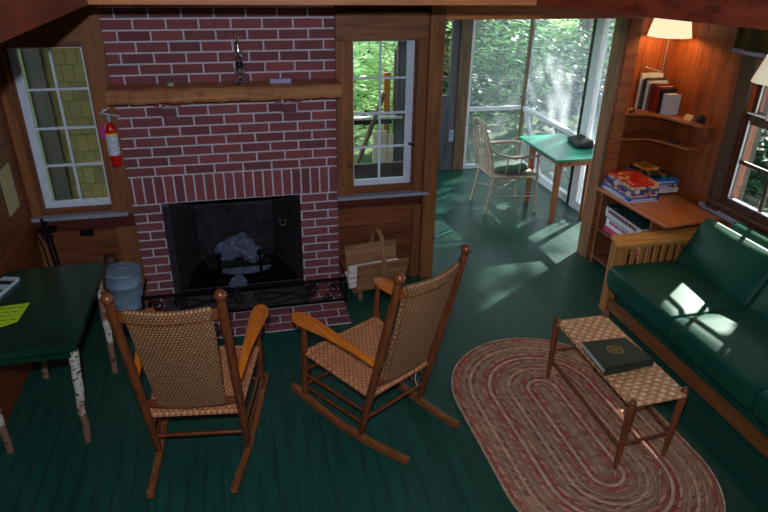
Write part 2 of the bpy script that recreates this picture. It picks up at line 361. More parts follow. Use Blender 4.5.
M['shingle'] = shingles('olive_shingles')

# ---------------------------------------------------------------- room shell
XL, XR, YF = -.64, 4.17, -5.6
struct('floor', MB().box((XL-.15, YF, -.12), (4.30, 2.75, 0)), M['floor'])
def rects(mb, lo, hi, holes, plane, a, b):
    """wall slab with rectangular holes; plane 'y' -> (u=x,v=z), plane 'x' -> (u=y,v=z)"""
    us = sorted({lo[0], hi[0], *[h[0] for h in holes], *[h[2] for h in holes]}); vz = sorted({lo[1], hi[1], *[h[1] for h in holes], *[h[3] for h in holes]})
    for u0, u1 in zip(us, us[1:]):
        for v0, v1 in zip(vz, vz[1:]):
            cu, cv = (u0+u1)/2, (v0+v1)/2
            if any(h[0] < cu < h[2] and h[1] < cv < h[3] for h in holes): continue
            if plane == 'y': mb.box((u0, a, v0), (u1, b, v1))
            else: mb.box((a, u0, v0), (b, u1, v1))
    return mb
W1 = (-.56, .785, -.135, 1.835); W2 = (1.565, .80, 2.01, 1.845)
DOOR = (2.20, 0, 3.62, 1.955)
struct('wall_back', rects(MB(), (XL, 0), (3.755, 2.5), [W1, W2, (2.2,-.01,3.645,1.975), (0.0, -.01, 1.44, 2.2)], 'y', 0, .13), M['panel_h'])
struct('wall_alcove', MB().box((3.755, .13, 0), (XR+.13, .20, 2.5)), M['panel_vb'])
struct('wall_left', MB().box((XL-.13, YF, 0), (XL, .13, 2.5)), M['panel_l'])
W3 = (-2.26, .785, -.755, 1.79)
struct('wall_right', rects(MB(), (YF, 0), (.13, 2.5), [W3, (-4.6, .815, -3.1, 1.81)], 'x', XR, XR+.13), M['panel_v'])
struct('wall_front', MB().box((XL, YF-.13, 0), (XR, YF, 3.9)), M['panel_h'])
# loft floor seen from its edge: an opening over the room, then boards all round it
mb = MB()
mb.prism([(XL, YF), (.06, YF), (.06, -.91), (2.40, -1.03), (3.97, YF), (XR, YF), (XR, .13), (XL, .13)], 2.16, 2.22)
struct('ceiling', mb, M['ceil'])
struct('trim_1', MB().box((.0, YF, 2.15), (.13, -.97, 2.52)), M['beam'])
struct('trim_2', MB().hexa([(.0,-.97,2.15), (2.34,-1.11,2.15), (2.34,-1.00,2.15), (.0,-.84,2.15), (.0,-.97,2.52), (2.34,-1.11,2.52), (2.34,-1.00,2.52), (.0,-.84,2.52)]), M['beamx'])
struct('trim_3', MB().hexa([(2.33,-1.10,2.15), (3.9,YF,2.15), (4.03,YF,2.15), (2.46,-1.02,2.15), (2.33,-1.10,2.62), (3.9,YF,2.62), (4.03,YF,2.62), (2.46,-1.02,2.62)]), M['beam'])
# loft walls and roof, out of frame, keep the daylight where it belongs
struct('wall_loft', MB().box((XL, .0, 2.5), (XR, .13, 3.9)).box((XL-.13, YF, 2.5), (XL, .13, 3.9)).box((XR, YF, 2.5), (XR+.13, .13, 3.9)), M['ceil'])
struct('ceiling_loft', MB().box((XL-.13, YF-.13, 3.9), (XR+.13, .13, 4.0)), M['ceil'])
struct('added_back_eave', MB().box((XL-.4, .13, 1.98), (2.1, 1.15, 2.06)), M['grey_wood'])  # unseen eave added to keep direct sun out of the left window
struct('ceiling_porch', MB().box((2.1, .20, 1.98), (4.85, 2.95, 2.06)), plain('pale_porch_ceiling', rgb(206,210,206), .7))  # overhang lengthened to limit the sun, pale colour chosen to bounce light

# back wall timber
struct('trim_4', MB().box((-.13, -.03, .0), (.0, 0, 2.14)), M['post'])                     # board left of the brick
struct('trim_5', MB().box((XL, -.03, 0), (-.575, 0, .62)).box((XL, -.025, .74), (-.575, 0, 2.14)), M['post'])
struct('trim_6', MB().box((XL, -.03, 1.85), (-.13, 0, 2.14)), M['rail'])
struct('trim_7', MB().box((XL, -.036, .635), (-.002, 0, .725)), M['apron'], bevel=.004)
struct('trim_8', MB().box((XL, -.07, .725), (-.03, 0, .75)), M['ledge'], bevel=.004)
struct('trim_9', MB().box((1.44, -.05, 1.85), (2.09, 0, 2.03)), M['rail'], bevel=.006)
struct('trim_10', MB().box((1.44, -.035, .75), (1.56, 0, 1.85)), M['post'], bevel=.004)
struct('trim_11', MB().box((2.02, -.035, .72), (2.10, 0, 1.85)).box((2.03, -.02, 0), (2.10, 0, .63)), M['post'], bevel=.004)
struct('trim_12', MB().box((1.44, -.03, .645), (2.10, 0, .725)), M['apron'], bevel=.004)
struct('trim_13', MB().box((1.43, -.075, .725), (2.13, 0, .75)), M['ledge'], bevel=.004)
struct('trim_14', MB().box((2.09, -.07, 0), (2.20, .14, 2.13)), M['post'], bevel=.008)     # post at the porch doorway
struct('trim_15', MB().box((2.20, -.04, 1.975), (3.75, .13, 2.13)), M['beamx'], bevel=.006)
struct('trim_16', MB().box((3.62, -.005, 0), (3.643, .145, 1.975)), wood('jamb_wood', rgb(96,58,38), rgb(156,106,72), 'Z', knots=.7))
struct('trim_17', MB().box((3.645, -.012, 0), (3.757, .0, 1.975)), M['shelfwood'], bevel=.005)
# right window casing
struct('trim_18', MB().box((XR-.03, -.755, .70), (XR, -.63, 1.98)).box((XR-.03, -2.40, .70), (XR, -2.26, 1.98)).box((XR-.03, -2.26, 1.79), (XR, -.755, 1.98)), M['darkframe'], bevel=.004)
struct('trim_19', MB().box((XR-.020, -2.4, .714), (XR, -.62, .76)), M['apron'], bevel=.004)
struct('trim_20', MB().box((XR-.06, -2.4, .76), (XR+.05, -.66, .783)), M['darkframe'], bevel=.004)
struct('trim_21', MB().box((4.145, -2.6, .672), (XR, -.56, .712)), M['ledge'], bevel=.004)
struct('added_side_eave', MB().box((XR+.13, YF, 1.96), (XR+1.02, .18, 2.02)), M['weather'])  # unseen eave added over the right window to cut the sun patch

def window(name, x0, z0, x1, z1, y, cols, rows, mat, fw=.045, th=.03, mw=.014, axis='x', fl=None, fr=None, ft=None):
    fl = fw if fl is None else fl; fr = fw if fr is None else fr; ft = fw*.6 if ft is None else ft
    r = sroot(name); f = MB(); g = MB(); mu = MB()
    def bx(mb, a0, b0, a1, b1, t):
        if axis == 'x': mb.box((a0, y-t/2, b0), (a1, y+t/2, b1))
        else: mb.box((y-t/2, a0, b0), (y+t/2, a1, b1))
    bx(f, x0, z0, x0+fl, z1, th); bx(f, x1-fr, z0, x1, z1, th); bx(f, x0+fl, z0, x1-fr, z0+fw, th); bx(f, x0+fl, z1-ft, x1-fr, z1, th)
    for i in range(1, cols):
        c = x0+fl+(x1-x0-fl-fr)*i/cols; bx(mu, c-mw/2, z0+fw, c+mw/2, z1-ft, th*.6)
    for j in range(1, rows):
        c = z0+fw+(z1-z0-fw-ft)*j/rows; bx(mu, x0+fl, c-mw/2, x1-fr, c+mw/2, th*.62)
    bx(g, x0+fl*.8, z0+fw*.8, x1-fr*.8, z1-ft*.5, .004)
    obj('window_frame', f, mat, r, bevel=.003); obj('muntin', mu, mat, r); obj('glass_pane', g, M['glass'], r)
    return r
window('window_1', *W1, .04, 2, 4, M['white'], fw=.045, fl=.05, fr=.016, ft=.010)
window('window_2', *W2, .04, 2, 4, M['white'], fw=.045, fl=.010, fr=.05, ft=.010)
w3 = window('window_3', -2.26, .785, -.755, 1.39, XR+.018, 5, 2, M['darkframe'], fw=.045, mw=.026, axis='y')
us = MB().box((XR+.004, -2.26, 1.385), (XR+.09, -.755, 1.44)).box((XR+.035, -.80, 1.44), (XR+.065, -.755, 1.79)).box((XR+.035, -2.26, 1.44), (XR+.065, -2.21, 1.79))
for k in range(1, 5): us.box((XR+.04, -.80-.2825*k-.008, 1.44), (XR+.06, -.80-.2825*k+.008, 1.79))
obj('upper_sash', us, M['darkframe'], w3)
sg_ = M['white']
obj('sash_edge', MB().box((XR-.004, -.806, .83), (XR+.004, -.797, 1.385)), sg_, w3); obj('sash_edge', MB().box((XR-.004, -2.21, .824), (XR+.004, -.80, .834)), sg_, w3)
obj('sash_edge', MB().box((XR+.028, -.806, 1.44), (XR+.036, -.798, 1.79)), sg_, w3); obj('sash_edge', MB().box((XR-.006, -2.2, 1.430), (XR+.006, -.77, 1.441)), sg_, w3)
# window lock hardware
obj('sash_lock', MB().box((1.985, -.0, 1.10), (2.03, .02, 1.112)).tube([(1.98,-.01,1.125),(2.03,-.02,1.09)], .005, 6), M['iron'], bpy.data.objects['window_2'])
window('window_4', -4.6, .815, -3.1, 1.81, XR+.05, 4, 2, M['darkframe'], fw=.05, mw=.022, axis='y')
struct('wall_outside', MB().box((4.31, -.68, .2), (4.42, -.45, 2.0)).box((4.31, -.45, .2), (4.34, .2, 2.0)), M['darkpost'])

# ---------------------------------------------------------------- porch
PX = 4.115; PY = 2.55
struct('trim_23', MB().box((PX-.0, PY-.0, 0), (PX+.045, PY+.05, 1.98)), M['weather'])                     # corner post
struct('trim_24', MB().box((3.27, PY-.02, 0), (3.40, PY+.08, 1.98)), M['weather'])                          # post by the old door
struct('trim_25', MB().box((3.40, PY+.0, 0), (3.44, PY+.05, 1.95)).box((3.44, PY, .70), (PX-.02, PY+.05, .745)).box((3.44, PY, .0), (PX-.02, PY+.05, .045)), M['porchwhite'])
struct('trim_26', MB().box((PX, .2, .69), (PX+.06, PY, .735)).box((PX, .2, 0), (PX+.06, PY, .08)), M['porchwhite'])
struct('trim_27', MB().box((PX-.01, 1.20, 0), (PX+.07, 1.25, 1.98)), M['darkpost'])
struct('trim_28', MB().box((PX-.01, 1.07, 0), (PX+.05, 1.195, 1.98)), M['porchwhite'])
struct('trim_29', MB().box((PX-.03, .2, 1.90), (PX+.19, PY, 1.98)).box((2.2, PY-.02, 1.90), (PX, PY+.08, 1.98)), M['weather'])
struct('trim_30', MB().hexa([(PX+.0,2.42,.66), (PX+.03,2.42,.66), (PX+.03,2.50,.69), (PX+.0,2.50,.69), (PX,1.90,.05), (PX+.03,1.90,.05), (PX+.03,1.98,.05), (PX,1.98,.05)]), M['porchwhite'])
sc_ = MB(); sc_.box((3.43, PY+.02, .04), (PX-.01, PY+.022, 1.92)); struct('trim_31', sc_, M['screen'])
sc_ = MB(); sc_.box((PX+.02, .2, .07), (PX+.022, PY-.0, 1.88)); struct('trim_32', sc_, glassy('side_insect_screen', (.95,.96,.97), 0, .17, (.80,.88,.95)))
dr = sroot('door_1')
obj('door_panel', MB().box((2.55, PY, .0), (3.27, PY+.04, .08)).box((2.55, PY+.01, .08), (3.27, PY+.03, .80)).box((3.17, PY, .08), (3.27, PY+.04, 1.90)).box((2.55, PY, .08), (2.65, PY+.04, 1.90)).box((2.65, PY, .78), (3.17, PY+.04, .90)).box((2.65, PY, .30), (3.17, PY+.04, .38)).box((2.65, PY, 1.8), (3.17, PY+.04, 1.90)), M['porch_door'], dr, bevel=.004)
obj('glass_pane', MB().box((2.65, PY+.015, .90), (3.17, PY+.019, 1.80)), M['glass'], dr)
obj('muntin', MB().box((2.65, PY+.0, 1.08), (3.17, PY+.035, 1.11)).box((2.90, PY+.0, .9), (2.92, PY+.035, 1.8)), M['porch_door'], dr)
obj('door_latch', MB().box((3.20, PY-.03, .36), (3.25, PY, .50)), M['zinc'], dr)

# ---------------------------------------------------------------- fireplace
fp = thing('fireplace', 'red brick fireplace breast with a black firebox opening and rough wooden mantel', 'fireplace', (.72, 0, 0))
OX0, OX1, OZ = .185, 1.16, .777
mb = rects(MB(), (0, 0), (1.44, 2.15), [(OX0, -.01, OX1, OZ)], 'y', -.012, .13)
obj('brick_face', mb, M['brick'], fp)
fb = MB()
fb.add([(OX0,.10,0),(.36,.62,0),(.98,.62,0),(OX1,.10,0),(OX0,.10,OZ+.1),(.36,.62,OZ+.1),(.98,.62,OZ+.1),(OX1,.10,OZ+.1)], [(0,1,5,4),(1,2,6,5),(2,3,7,6),(4,5,6,7),(0,3,2,1)])
obj('firebox', fb, M['soot'], fp)
M['soot_brick'] = M['soot']
obj('inner_brick', MB().hexa([(OX0,.0,0),(OX0+.05,.0,0),(.30,.35,0),(.25,.35,0),(OX0,.0,OZ),(OX0+.05,.0,OZ),(.30,.35,OZ),(.25,.35,OZ)]), M['soot'], fp)
mb = MB(); random.seed(3)
def mant(u, v):
    x = -.012+1.465*u; wob = .004*math.sin(u*37)+.003*math.sin(u*91)
    ring = [(-.0, 1.515), (-.195, 1.512), (-.205, 1.53), (-.205, 1.585), (-.192, 1.60), (0, 1.602)]
    k = min(5, int(round(v*5))); y, z = ring[k]; return (x, y+(wob if y < -.1 else 0), z+(wob*.6 if y < -.1 else 0))
mb.grid(mant, 60, 5, False)
for xx, rv in ((-.012, 1), (1.453, 0)):
    pts = [(xx, -.0, 1.515), (xx, -.195, 1.512), (xx, -.205, 1.53), (xx, -.205, 1.585), (xx, -.192, 1.60), (xx, 0, 1.602)]
    mb.add(pts, [tuple(range(6)) if rv else tuple(reversed(range(6)))])
obj('mantel_shelf', mb, M['mantel'], fp)
obj('corbel_brick', MB().box((1.02, -.05, 1.455), (1.10, 0, 1.51)).box((1.125, -.05, 1.455), (1.20, 0, 1.51)).box((1.065, -.045, 1.39), (1.165, 0, 1.452)), M['brick'], fp, bevel=.004)
obj('corbel_brick', MB().box((.24, -.05, 1.455), (.31, 0, 1.51)).box((.335, -.05, 1.455), (.41, 0, 1.51)).box((.285, -.045, 1.39), (.375, 0, 1.452)), M['brick'], fp, bevel=.004)
obj('hearth', MB().box((-.02, -.61, 0), (1.425, .12, .006)), M['hearth'], fp)
obj('dark_hearth_patch', MB().prism([(.12,-.26),(.40,-.285),(1.08,-.285),(1.22,-.2),(1.2,.10),(.14,.10)], .0065, .0085), plain('dark_hearth_tone', rgb(60,54,60), .9, nsc=8, var=.5), fp)  # flat darker patch on the hearth bricks behind the fender
# mesh fire curtain
def curt(u, v): 
    x = OX0+.01+(OX1-OX0-.02)*u; return (x, -.03+.012*math.sin(u*70), .02+.74*v)
one('fire_screen', 'dark mesh curtain fire screen hanging across the firebox opening', 'fire screen', MB().grid(curt, 140, 3), M['screenmesh'])
# fire-screen pull rings
pr = MB()
for cx in (1.02,): pr.tube([(cx-.022,-.05,.60),(cx-.02,-.055,.57),(cx,-.055,.555),(cx+.022,-.055,.57),(cx+.022,-.05,.60)], .004, 6)
for x in (.998, 1.042): pr.ball((x, -.05, .60), .009, 8)
one('screen_pull', 'small brass loop pull on the fire screen, right side', 'handle', pr, plain('old_brass', rgb(120,105,80), .4, .8))
# andirons, logs and newspaper
def andiron():
    t = thing('andiron', 'left of two black andirons in the firebox', 'andiron', (0,0,0), group='andirons', world=False)
    mb = MB().tube([(0,0,.05),(0,0,.25)], [.012,.010], 8).ball((0,0,.275), .026, 10)
    mb.tube([(-.06,-.01,0.0),(-.05,-.005,.05),(0,0,.07),(.05,-.005,.05),(.06,-.01,0.0)], .009, 6)
    obj('upright', mb, M['iron'], t); obj('log_bar', MB().tube([(0,0,.07),(0,.32,.07),(0,.34,0)], .009, 6), M['iron'], t); return t
def copy_tree(o, parent=None):
    c = o.copy(); C.objects.link(c)
    if parent is not None: c.parent = parent
    for ch in list(o.children): copy_tree(ch, c)
    return c
a1 = andiron(); a1.location = (.53, .10, .007); a2 = copy_tree(a1); a2.location = (.84, .10, .007); a2['label'] = 'right of two black andirons in the firebox'
for i, (x, y, z, r, dz) in enumerate(((.68,.28,.115,.035,.0),(.66,.38,.12,.04,.02))):
    one('firewood_log', ['charred log lying across the andirons, nearer the screen', 'charred log lying across the andirons, nearer the back'][i], 'log', MB().tube([(x-.25,y,z),(x-.05,y+.01,z+dz*.5),(x+.25,y,z+dz)], [r,r*1.05,r*.9], 10), M['charlog'])
def crumple(c, r, seed, mat, label, sq=1):
    rd = random.Random(seed); mb = MB(); mb.ball(c, r, 14, (1.2, .8, sq))
    mb.v = [Vector(c)+(p-Vector(c))*(1+rd.uniform(-.25, .28)) for p in mb.v]; mb.smooth = [False]*len(mb.smooth)
    return one('crumpled_newspaper', label, 'paper', mb, mat)
crumple((.60,.17,.29), .075, 1, M['ash'], 'crumpled newspaper ball on the logs beside the left andiron')
crumple((.70,.18,.32), .085, 2, M['ash'], 'largest crumpled newspaper ball on top of the logs')
crumple((.78,.15,.255), .065, 3, M['ash'], 'crumpled newspaper ball beside the right andiron')
crumple((.66,.03,.07), .055, 4, M['ash'], 'crumpled newspaper ball low between the andirons')
one('ash_pile', 'pale ash heap on the firebox floor behind the andirons', 'ash', MB().ball((.72,.40,.01), .2, 20, (1.1,.5,.3)), M['ash'])['kind'] = 'stuff'

# fender with scrolls
fe = thing('fireplace_fender', 'low black wrought iron fender with scrolls around the brick hearth', 'fender', (.73, -.3, 0))
FY = -.30
mb = MB()
mb.box((.0, FY-.008, .195), (1.45, FY+.008, .208)).box((.0, FY-.008, .012), (1.45, FY+.008, .026)).box((.0, FY-.012, .0), (.014, FY+.012, .21)).box((1.436, FY-.012, 0), (1.45, FY+.012, .21))
for X in (.007, 1.443): mb.box((X-.006, FY, .195), (X+.006, -.02, .208)).box((X-.006, FY, .012), (X+.006, -.02, .026))
obj('frame', mb, M['iron'], fe)
def spiral(cx, cz, r0, turns, a0, sg=1, n=26):
    return [(cx+r0*(1-.85*i/n)*math.cos(a0+sg*2*PI*turns*i/n), FY, cz+r0*(1-.85*i/n)*math.sin(a0+sg*2*PI*turns*i/n)) for i in range(n+1)]
def scrolls(side):
    c = .725; S = lambda x: c+(x-c)*side; mb = MB()
    def flip(pts): return [(S(x), y, z) for x, y, z in pts]
    mb.tube(flip(spiral(1.355, .125, .055, 1.6, -PI/2)), .006, 5)
    mb.tube(flip(spiral(1.20, .135, .052, 1.7, -PI/2, -1)), .006, 5)
    mb.tube(flip(spiral(1.14, .055, .032, 1.4, PI/2)), .005, 5)
    mb.tube(flip(spiral(1.29, .050, .030, 1.4, PI/2, -1)), .005, 5)
    mb.tube(flip([(1.20,FY,.083),(1.10,FY,.10),(.95,FY,.14),(.82,FY,.16)]), .006, 5)
    mb.tube(flip([(1.14,FY,.087),(1.02,FY,.07),(.90,FY,.05),(.80,FY,.045)]), .005, 5)
    mb.tube(flip([(1.16,FY,.17),(1.0,FY,.12),(.88,FY,.09),(.78,FY,.10)]), .005, 5)
    mb.tube(flip([(1.355,FY,.07),(1.32,FY,.04),(1.25,FY,.03),(1.2,FY,.03)]), .005, 5)
    mb.tube(flip(spiral(.80, .12, .045, 1.4, 0)), .005, 5); mb.tube(flip(spiral(.93, .045, .025, 1.3, PI)), .0045, 5)
    return mb
obj('scrollwork', scrolls(1), M['iron'], fe); obj('scrollwork', scrolls(-1), M['iron'], fe)

# ---------------------------------------------------------------- mantel things
t = thing('oil_lamp', 'clear glass oil lamp with tall chimney standing on the mantel', 'oil lamp', (.805, -.10, 1.602))
G = glassy('lamp_glass', (.92,.94,.96), .38, rough=.06); x, y, z = .805, -.10, 1.603
obj('base', MB().lathe([(0,0),(.055,0),(.056,.008),(.030,.02),(.012,.035),(.012,.05),(.034,.065),(.040,.085),(.030,.105),(.016,.115),(0,.115)], (x,y,z)), G, t)
obj('burner', MB().lathe([(0,.112),(.022,.112),(.026,.12),(.024,.135),(.016,.14),(0,.14)], (x,y,z), 16).tube([(x+.02,y,z+.12),(x+.045,y,z+.12)], .003, 6), plain('dark_metal', rgb(50,50,56), .35, .9), t)
obj('chimney', MB().lathe([(.020,.138),(.030,.165),(.031,.185),(.020,.225),(.015,.27),(.0155,.30)], (x,y,z)), G, t)
obj('finger_loop', MB().tube([(x+.035,y,z+.03),(x+.06,y,z+.04),(x+.065,y,z+.02),(x+.05,y,z+.008)], .004, 6), G, t)
one('mantel_block', 'small lavender grey box lying on the mantel right of the lamp', 'box', MB().box((.99,-.13,1.602),(1.128,-.09,1.632)), plain('lavender_card', rgb(160,150,185), .6), bevel=.002)
one('pebble', 'pale round stone lying on the mantel above the extinguisher side', 'stone', MB().ball((.37,-.12,1.615), .02, 12, (1.2,.8,.7)), plain('pale_stone', rgb(150,160,140), .7))
one('pebble', 'small dark pebble lying on the mantel just right of the pale stone', 'stone', MB().ball((.45,-.12,1.612), .013, 10, (1.2,.8,.7)), plain('dark_stone', rgb(70,76,76), .7))

# ---------------------------------------------------------------- wall things on the left
t = thing('fire_extinguisher', 'red fire extinguisher with white label hung on the post left of the fireplace', 'fire extinguisher', (-.045, -.075, 1.09))
red = plain('extinguisher_red', rgb(190,16,16), .25, var=.05); x, y = -.04, -.08
obj('cylinder', MB().lathe([(0,1.09),(.028,1.09),(.036,1.10),(.037,1.12),(.037,1.33),(.034,1.35),(.020,1.375),(.012,1.385),(0,1.385)], (x,y,0), 24), red, t)
lb = MB()
def lab(r, z0, z1):
    return lambda u, v: (x+r*math.cos(-PI*.95+u*PI*.9), y+r*math.sin(-PI*.95+u*PI*.9), z0+(z1-z0)*v)
lm_, nt_, b_ = newmat('printed_label'); q = N(nt_); s_ = q.sep(q.co()); nz = q.noise(q.mapping(q.co(), (90,90,160)), 1.5, 2)
q.l(q.mix(q.ramp(nz, [(.52,(0,0,0)),(.56,(1,1,1))]), (*rgb(225,226,236),1), (*rgb(70,84,130),1)), b_.inputs['Base Color'])
obj('label', MB().grid(lab(.0378, 1.17, 1.30), 16, 1), lm_, t)
obj('label_band', MB().grid(lab(.0380, 1.30, 1.315), 16, 1), plain('yellow_band', rgb(230,200,40), .5), t)
obj('valve', MB().tube([(x,y,1.38),(x,y,1.42)], .012, 10).ball((x,y,1.425), .014, 8), M['zinc'], t)
obj('handle', MB().box((-.01,-.008,0), (.095,.008,.010), Matrix.Translation((x-.02,y-.01,1.435)) @ Matrix.Rotation(.22, 4, 'Y')).box((-.03,-.008,0), (.05,.008,.008), Matrix.Translation((x-.02,y-.01,1.45)) @ Matrix.Rotation(-.5, 4, 'Y')), plain('bright_metal', rgb(215,220,230), .3, .6), t)
obj('gauge', MB().lathe([(0,0),(.014,0),(.014,.01),(0,.01)], (x-.01,y-.015,1.46), 12), plain('white_gauge', rgb(220,222,225), .4), t)
obj('inspection_tag', MB().box((x-.06,y-.03,1.29), (x-.030,y-.027,1.37)), plain('magenta_tag', rgb(190,30,130), .6), t)
obj('bracket', MB().box((x-.02,y,1.10), (x+.02,-.03,1.13)), M['iron'], t); obj('bracket', MB().box((x-.02,y,1.32), (x+.02,-.03,1.335)), M['iron'], t)
one('wall_notice', 'yellowed sheet of paper pinned on the left wall above the green table', 'paper', MB().box((XL, -.40, .905), (XL+.004, -.205, 1.19)), plain('aged_paper', rgb(176,160,118), .8, var=.15, nsc=60))
one('outlet_plate', 'black outlet plate on the boards under the left window', 'outlet', MB().box((-.375,-.012,.575), (-.285,0,.645)).box((-.35,-.018,.60),(-.31,-.012,.62)), M['iron'], bevel=.003)
t = thing('fireplace_tongs', 'black iron fireplace tongs hanging from a hook below the left window', 'fireplace tongs', (-.56, -.09, .30))
obj('hook_bar', MB().box((-.60,-.10,.66), (-.50,-.03,.685)).tube([(-.62,-.09,.70),(-.53,-.09,.66)], .006, 6), M['iron'], t)
obj('tong_arm', MB().tube([(-.565,-.10,.76),(-.56,-.10,.60),(-.545,-.10,.30)], .011, 8), M['iron'], t)
obj('tong_arm', MB().tube([(-.545,-.095,.74),(-.535,-.095,.58),(-.52,-.095,.30)], .010, 8), M['iron'], t)
obj('ring', MB().tube([(-.555+.03*math.cos(a*PI/8),-.10,.63+.03*math.sin(a*PI/8)) for a in range(17)], .006, 6), M['iron'], t)
one('fireplace_poker', 'thin black curved poker hanging beside the tongs at the left wall', 'poker', MB().tube([(-.60,-.12,.69),(-.615,-.12,.66),(-.60,-.12,.62),(-.585,-.12,.5),(-.58,-.12,.28)], .006, 8), M['iron'])

# ash bucket
t = thing('ash_bucket', 'blue grey galvanised bucket standing left of the fireplace', 'bucket', (-.105, -.235, 0))
c = (-.105, -.235, 0)
obj('body', MB().lathe([(0,.004),(.095,.004),(.097,.0),(.105,.10),(.109,.103),(.106,.107),(.118,.30),(.122,.304),(.119,.308),(.125,.395),(.129,.40),(.122,.40),(.102,.03),(0,.03)], c, 40), M['zinc'], t)
obj('lid', MB().lathe([(.118,.392),(.118,.398),(.10,.400),(.0,.402)], c, 40), M['zinc'], t)
obj('handle', MB().tube([(c[0]-.03,c[1],.400),(c[0]-.025,c[1],.414),(c[0]+.025,c[1],.414),(c[0]+.03,c[1],.400)], .004, 6), M['zinc'], t)
one('kindling_pail', 'dark rusty round pot standing behind the galvanised bucket', 'pot', MB().lathe([(0,0),(.045,0),(.05,.2),(.05,.40),(.035,.44),(0,.45)], (-.20,-.066,0), 24), plain('rusty_dark', rgb(66,30,24), .6))

# ---------------------------------------------------------------- left green table with birch legs
t = thing('birch_leg_table', 'dark green painted table on white birch log legs at the left wall', 'table', (-.35, -1.17, 0))
obj('table_top', MB().prism([(XL+.005,-1.62), (-.083,-1.61), (-.085,-.715), (-.60,-.72), (XL+.005,-.80)], .665, .70), M['table_green'], t, bevel=.004)
obj('apron', MB().box((-.60,-1.56,.60), (-.13,-1.53,.665)).box((-.60,-.80,.60), (-.13,-.77,.665)).box((-.155,-1.53,.60), (-.13,-.80,.665)), M['table_green'], t)
def bl(a, b, sd):
    rd = random.Random(sd); a, b = Vector(a), Vector(b); n = 9; pts = []; rs = []
    for i in range(n+1):
        p = a.lerp(b, i/n)+Vector((rd.uniform(-.005,.005), rd.uniform(-.005,.005), 0)) if 0 < i < n else a.lerp(b, i/n)
        pts.append(p); rs.append(.026-.008*i/n+rd.uniform(-.002,.002))
    return MB().tube(pts, rs, 14)
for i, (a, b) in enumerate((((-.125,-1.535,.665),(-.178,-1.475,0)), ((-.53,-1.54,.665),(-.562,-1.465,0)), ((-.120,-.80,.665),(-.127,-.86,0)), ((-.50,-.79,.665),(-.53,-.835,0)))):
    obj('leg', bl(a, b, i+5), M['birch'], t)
M['neon'] = plain('neon_paper', rgb(190,225,40), .7, var=.04)
t = thing('neon_note', 'bright yellow green paper note with writing on the left green table', 'paper', (-.45,-1.25,.7))
obj('sheet', MB().prism([(-.62,-1.35),(-.47,-1.37),(-.405,-1.33),(-.392,-1.145),(-.62,-1.165)], .7005, .7025), M['neon'], t)
mb = MB(); rd = random.Random(5)
for r in range(4):
    yy = -1.19-.04*r; xx = -.60
    while xx < -.44:
        l = rd.uniform(.012,.035); mb.box((xx,yy,.7026),(xx+l,yy+.006,.7032)); xx += l+.01
obj('writing', mb, plain('dark_ink', rgb(70,90,40), .8), t)
t = thing('paperback', 'white and black covered book at the wall end of the left green table', 'book', (-.58,-.98,.7))
R_ = Matrix.Translation((-.59,-.99,.7)) @ Matrix.Rotation(-.25, 4, 'Z')
obj('cover', MB().box((-.045,-.14,.0),(.045,.14,.022),R_), plain('white_cover', rgb(190,205,215), .4), t, bevel=.002)
obj('cover_stripe', MB().box((-.045,-.03,.0222),(.045,-.01,.0235),R_).box((-.045,.05,.0222),(.045,.09,.0235),R_), plain('black_print', rgb(24,28,34), .5), t)

# ---------------------------------------------------------------- trug with newspapers
TR = thing('log_trug', 'wooden trug with bentwood handle standing under the window beside the fireplace', 'basket', (1.70, -.215, 0), math.radians(8), world=False)
obj('side_board', MB().hexa([(-.19,-.08,.10),(.20,-.08,.10),(.20,-.065,.10),(-.19,-.065,.10),(-.20,-.135,.325),(.21,-.135,.325),(.21,-.12,.325),(-.20,-.12,.325)]), M['basket'], TR, bevel=.003)
obj('side_board', MB().hexa([(-.21,.065,.10),(.19,.065,.10),(.19,.08,.10),(-.21,.08,.10),(-.22,.11,.38),(.20,.11,.38),(.20,.125,.38),(-.22,.125,.38)]), M['basket'], TR, bevel=.003)
obj('base_board', MB().box((-.20,-.08,.085),(.20,.08,.10)), M['basket'], TR)
obj('handle', MB().tube([(.0,-.130,.22),(.0,-.145,.32),(.0,-.135,.42),(.0,-.09,.51),(.0,-.01,.545),(.0,.07,.51),(.0,.115,.42),(.0,.125,.33),(.0,.11,.26)], .016, 8, flat=.35), M['basket'], TR)
for sx, sy in ((-.16,-.06),(.16,-.06),(-.16,.06),(.16,.06)): obj('leg', MB().box((sx-.015,sy-.015,0),(sx+.015,sy+.015,.088)), M['basket'], TR)
rd = random.Random(11); k = 0
for _k, (yy, zz) in enumerate(((-.045,.125),(.0,.125),(.045,.125),(-.06,.175),(-.01,.175),(.04,.18),(-.07,.225),(-.02,.225),(.03,.23))):
    a = math.radians(8); lx0, lx1 = -.24+rd.uniform(-.02,.02), .17+rd.uniform(-.02,.02)
    f = lambda lx, ly, lz: (1.70+math.cos(a)*lx-math.sin(a)*ly, -.215+math.sin(a)*lx+math.cos(a)*ly, lz)
    one('rolled_newspaper', 'rolled newspaper in the %s layer of the wooden trug, %s' % (['bottom','second','third'][_k//3], ['nearest the front board','in the middle','nearest the back board'][_k % 3]), 'newspaper', MB().tube([f(lx0,yy,zz),f((lx0+lx1)/2,yy,zz+.003),f(lx1,yy,zz)], [.023,.025,.023], 10), M['paper'], group='rolled newspapers in the trug')

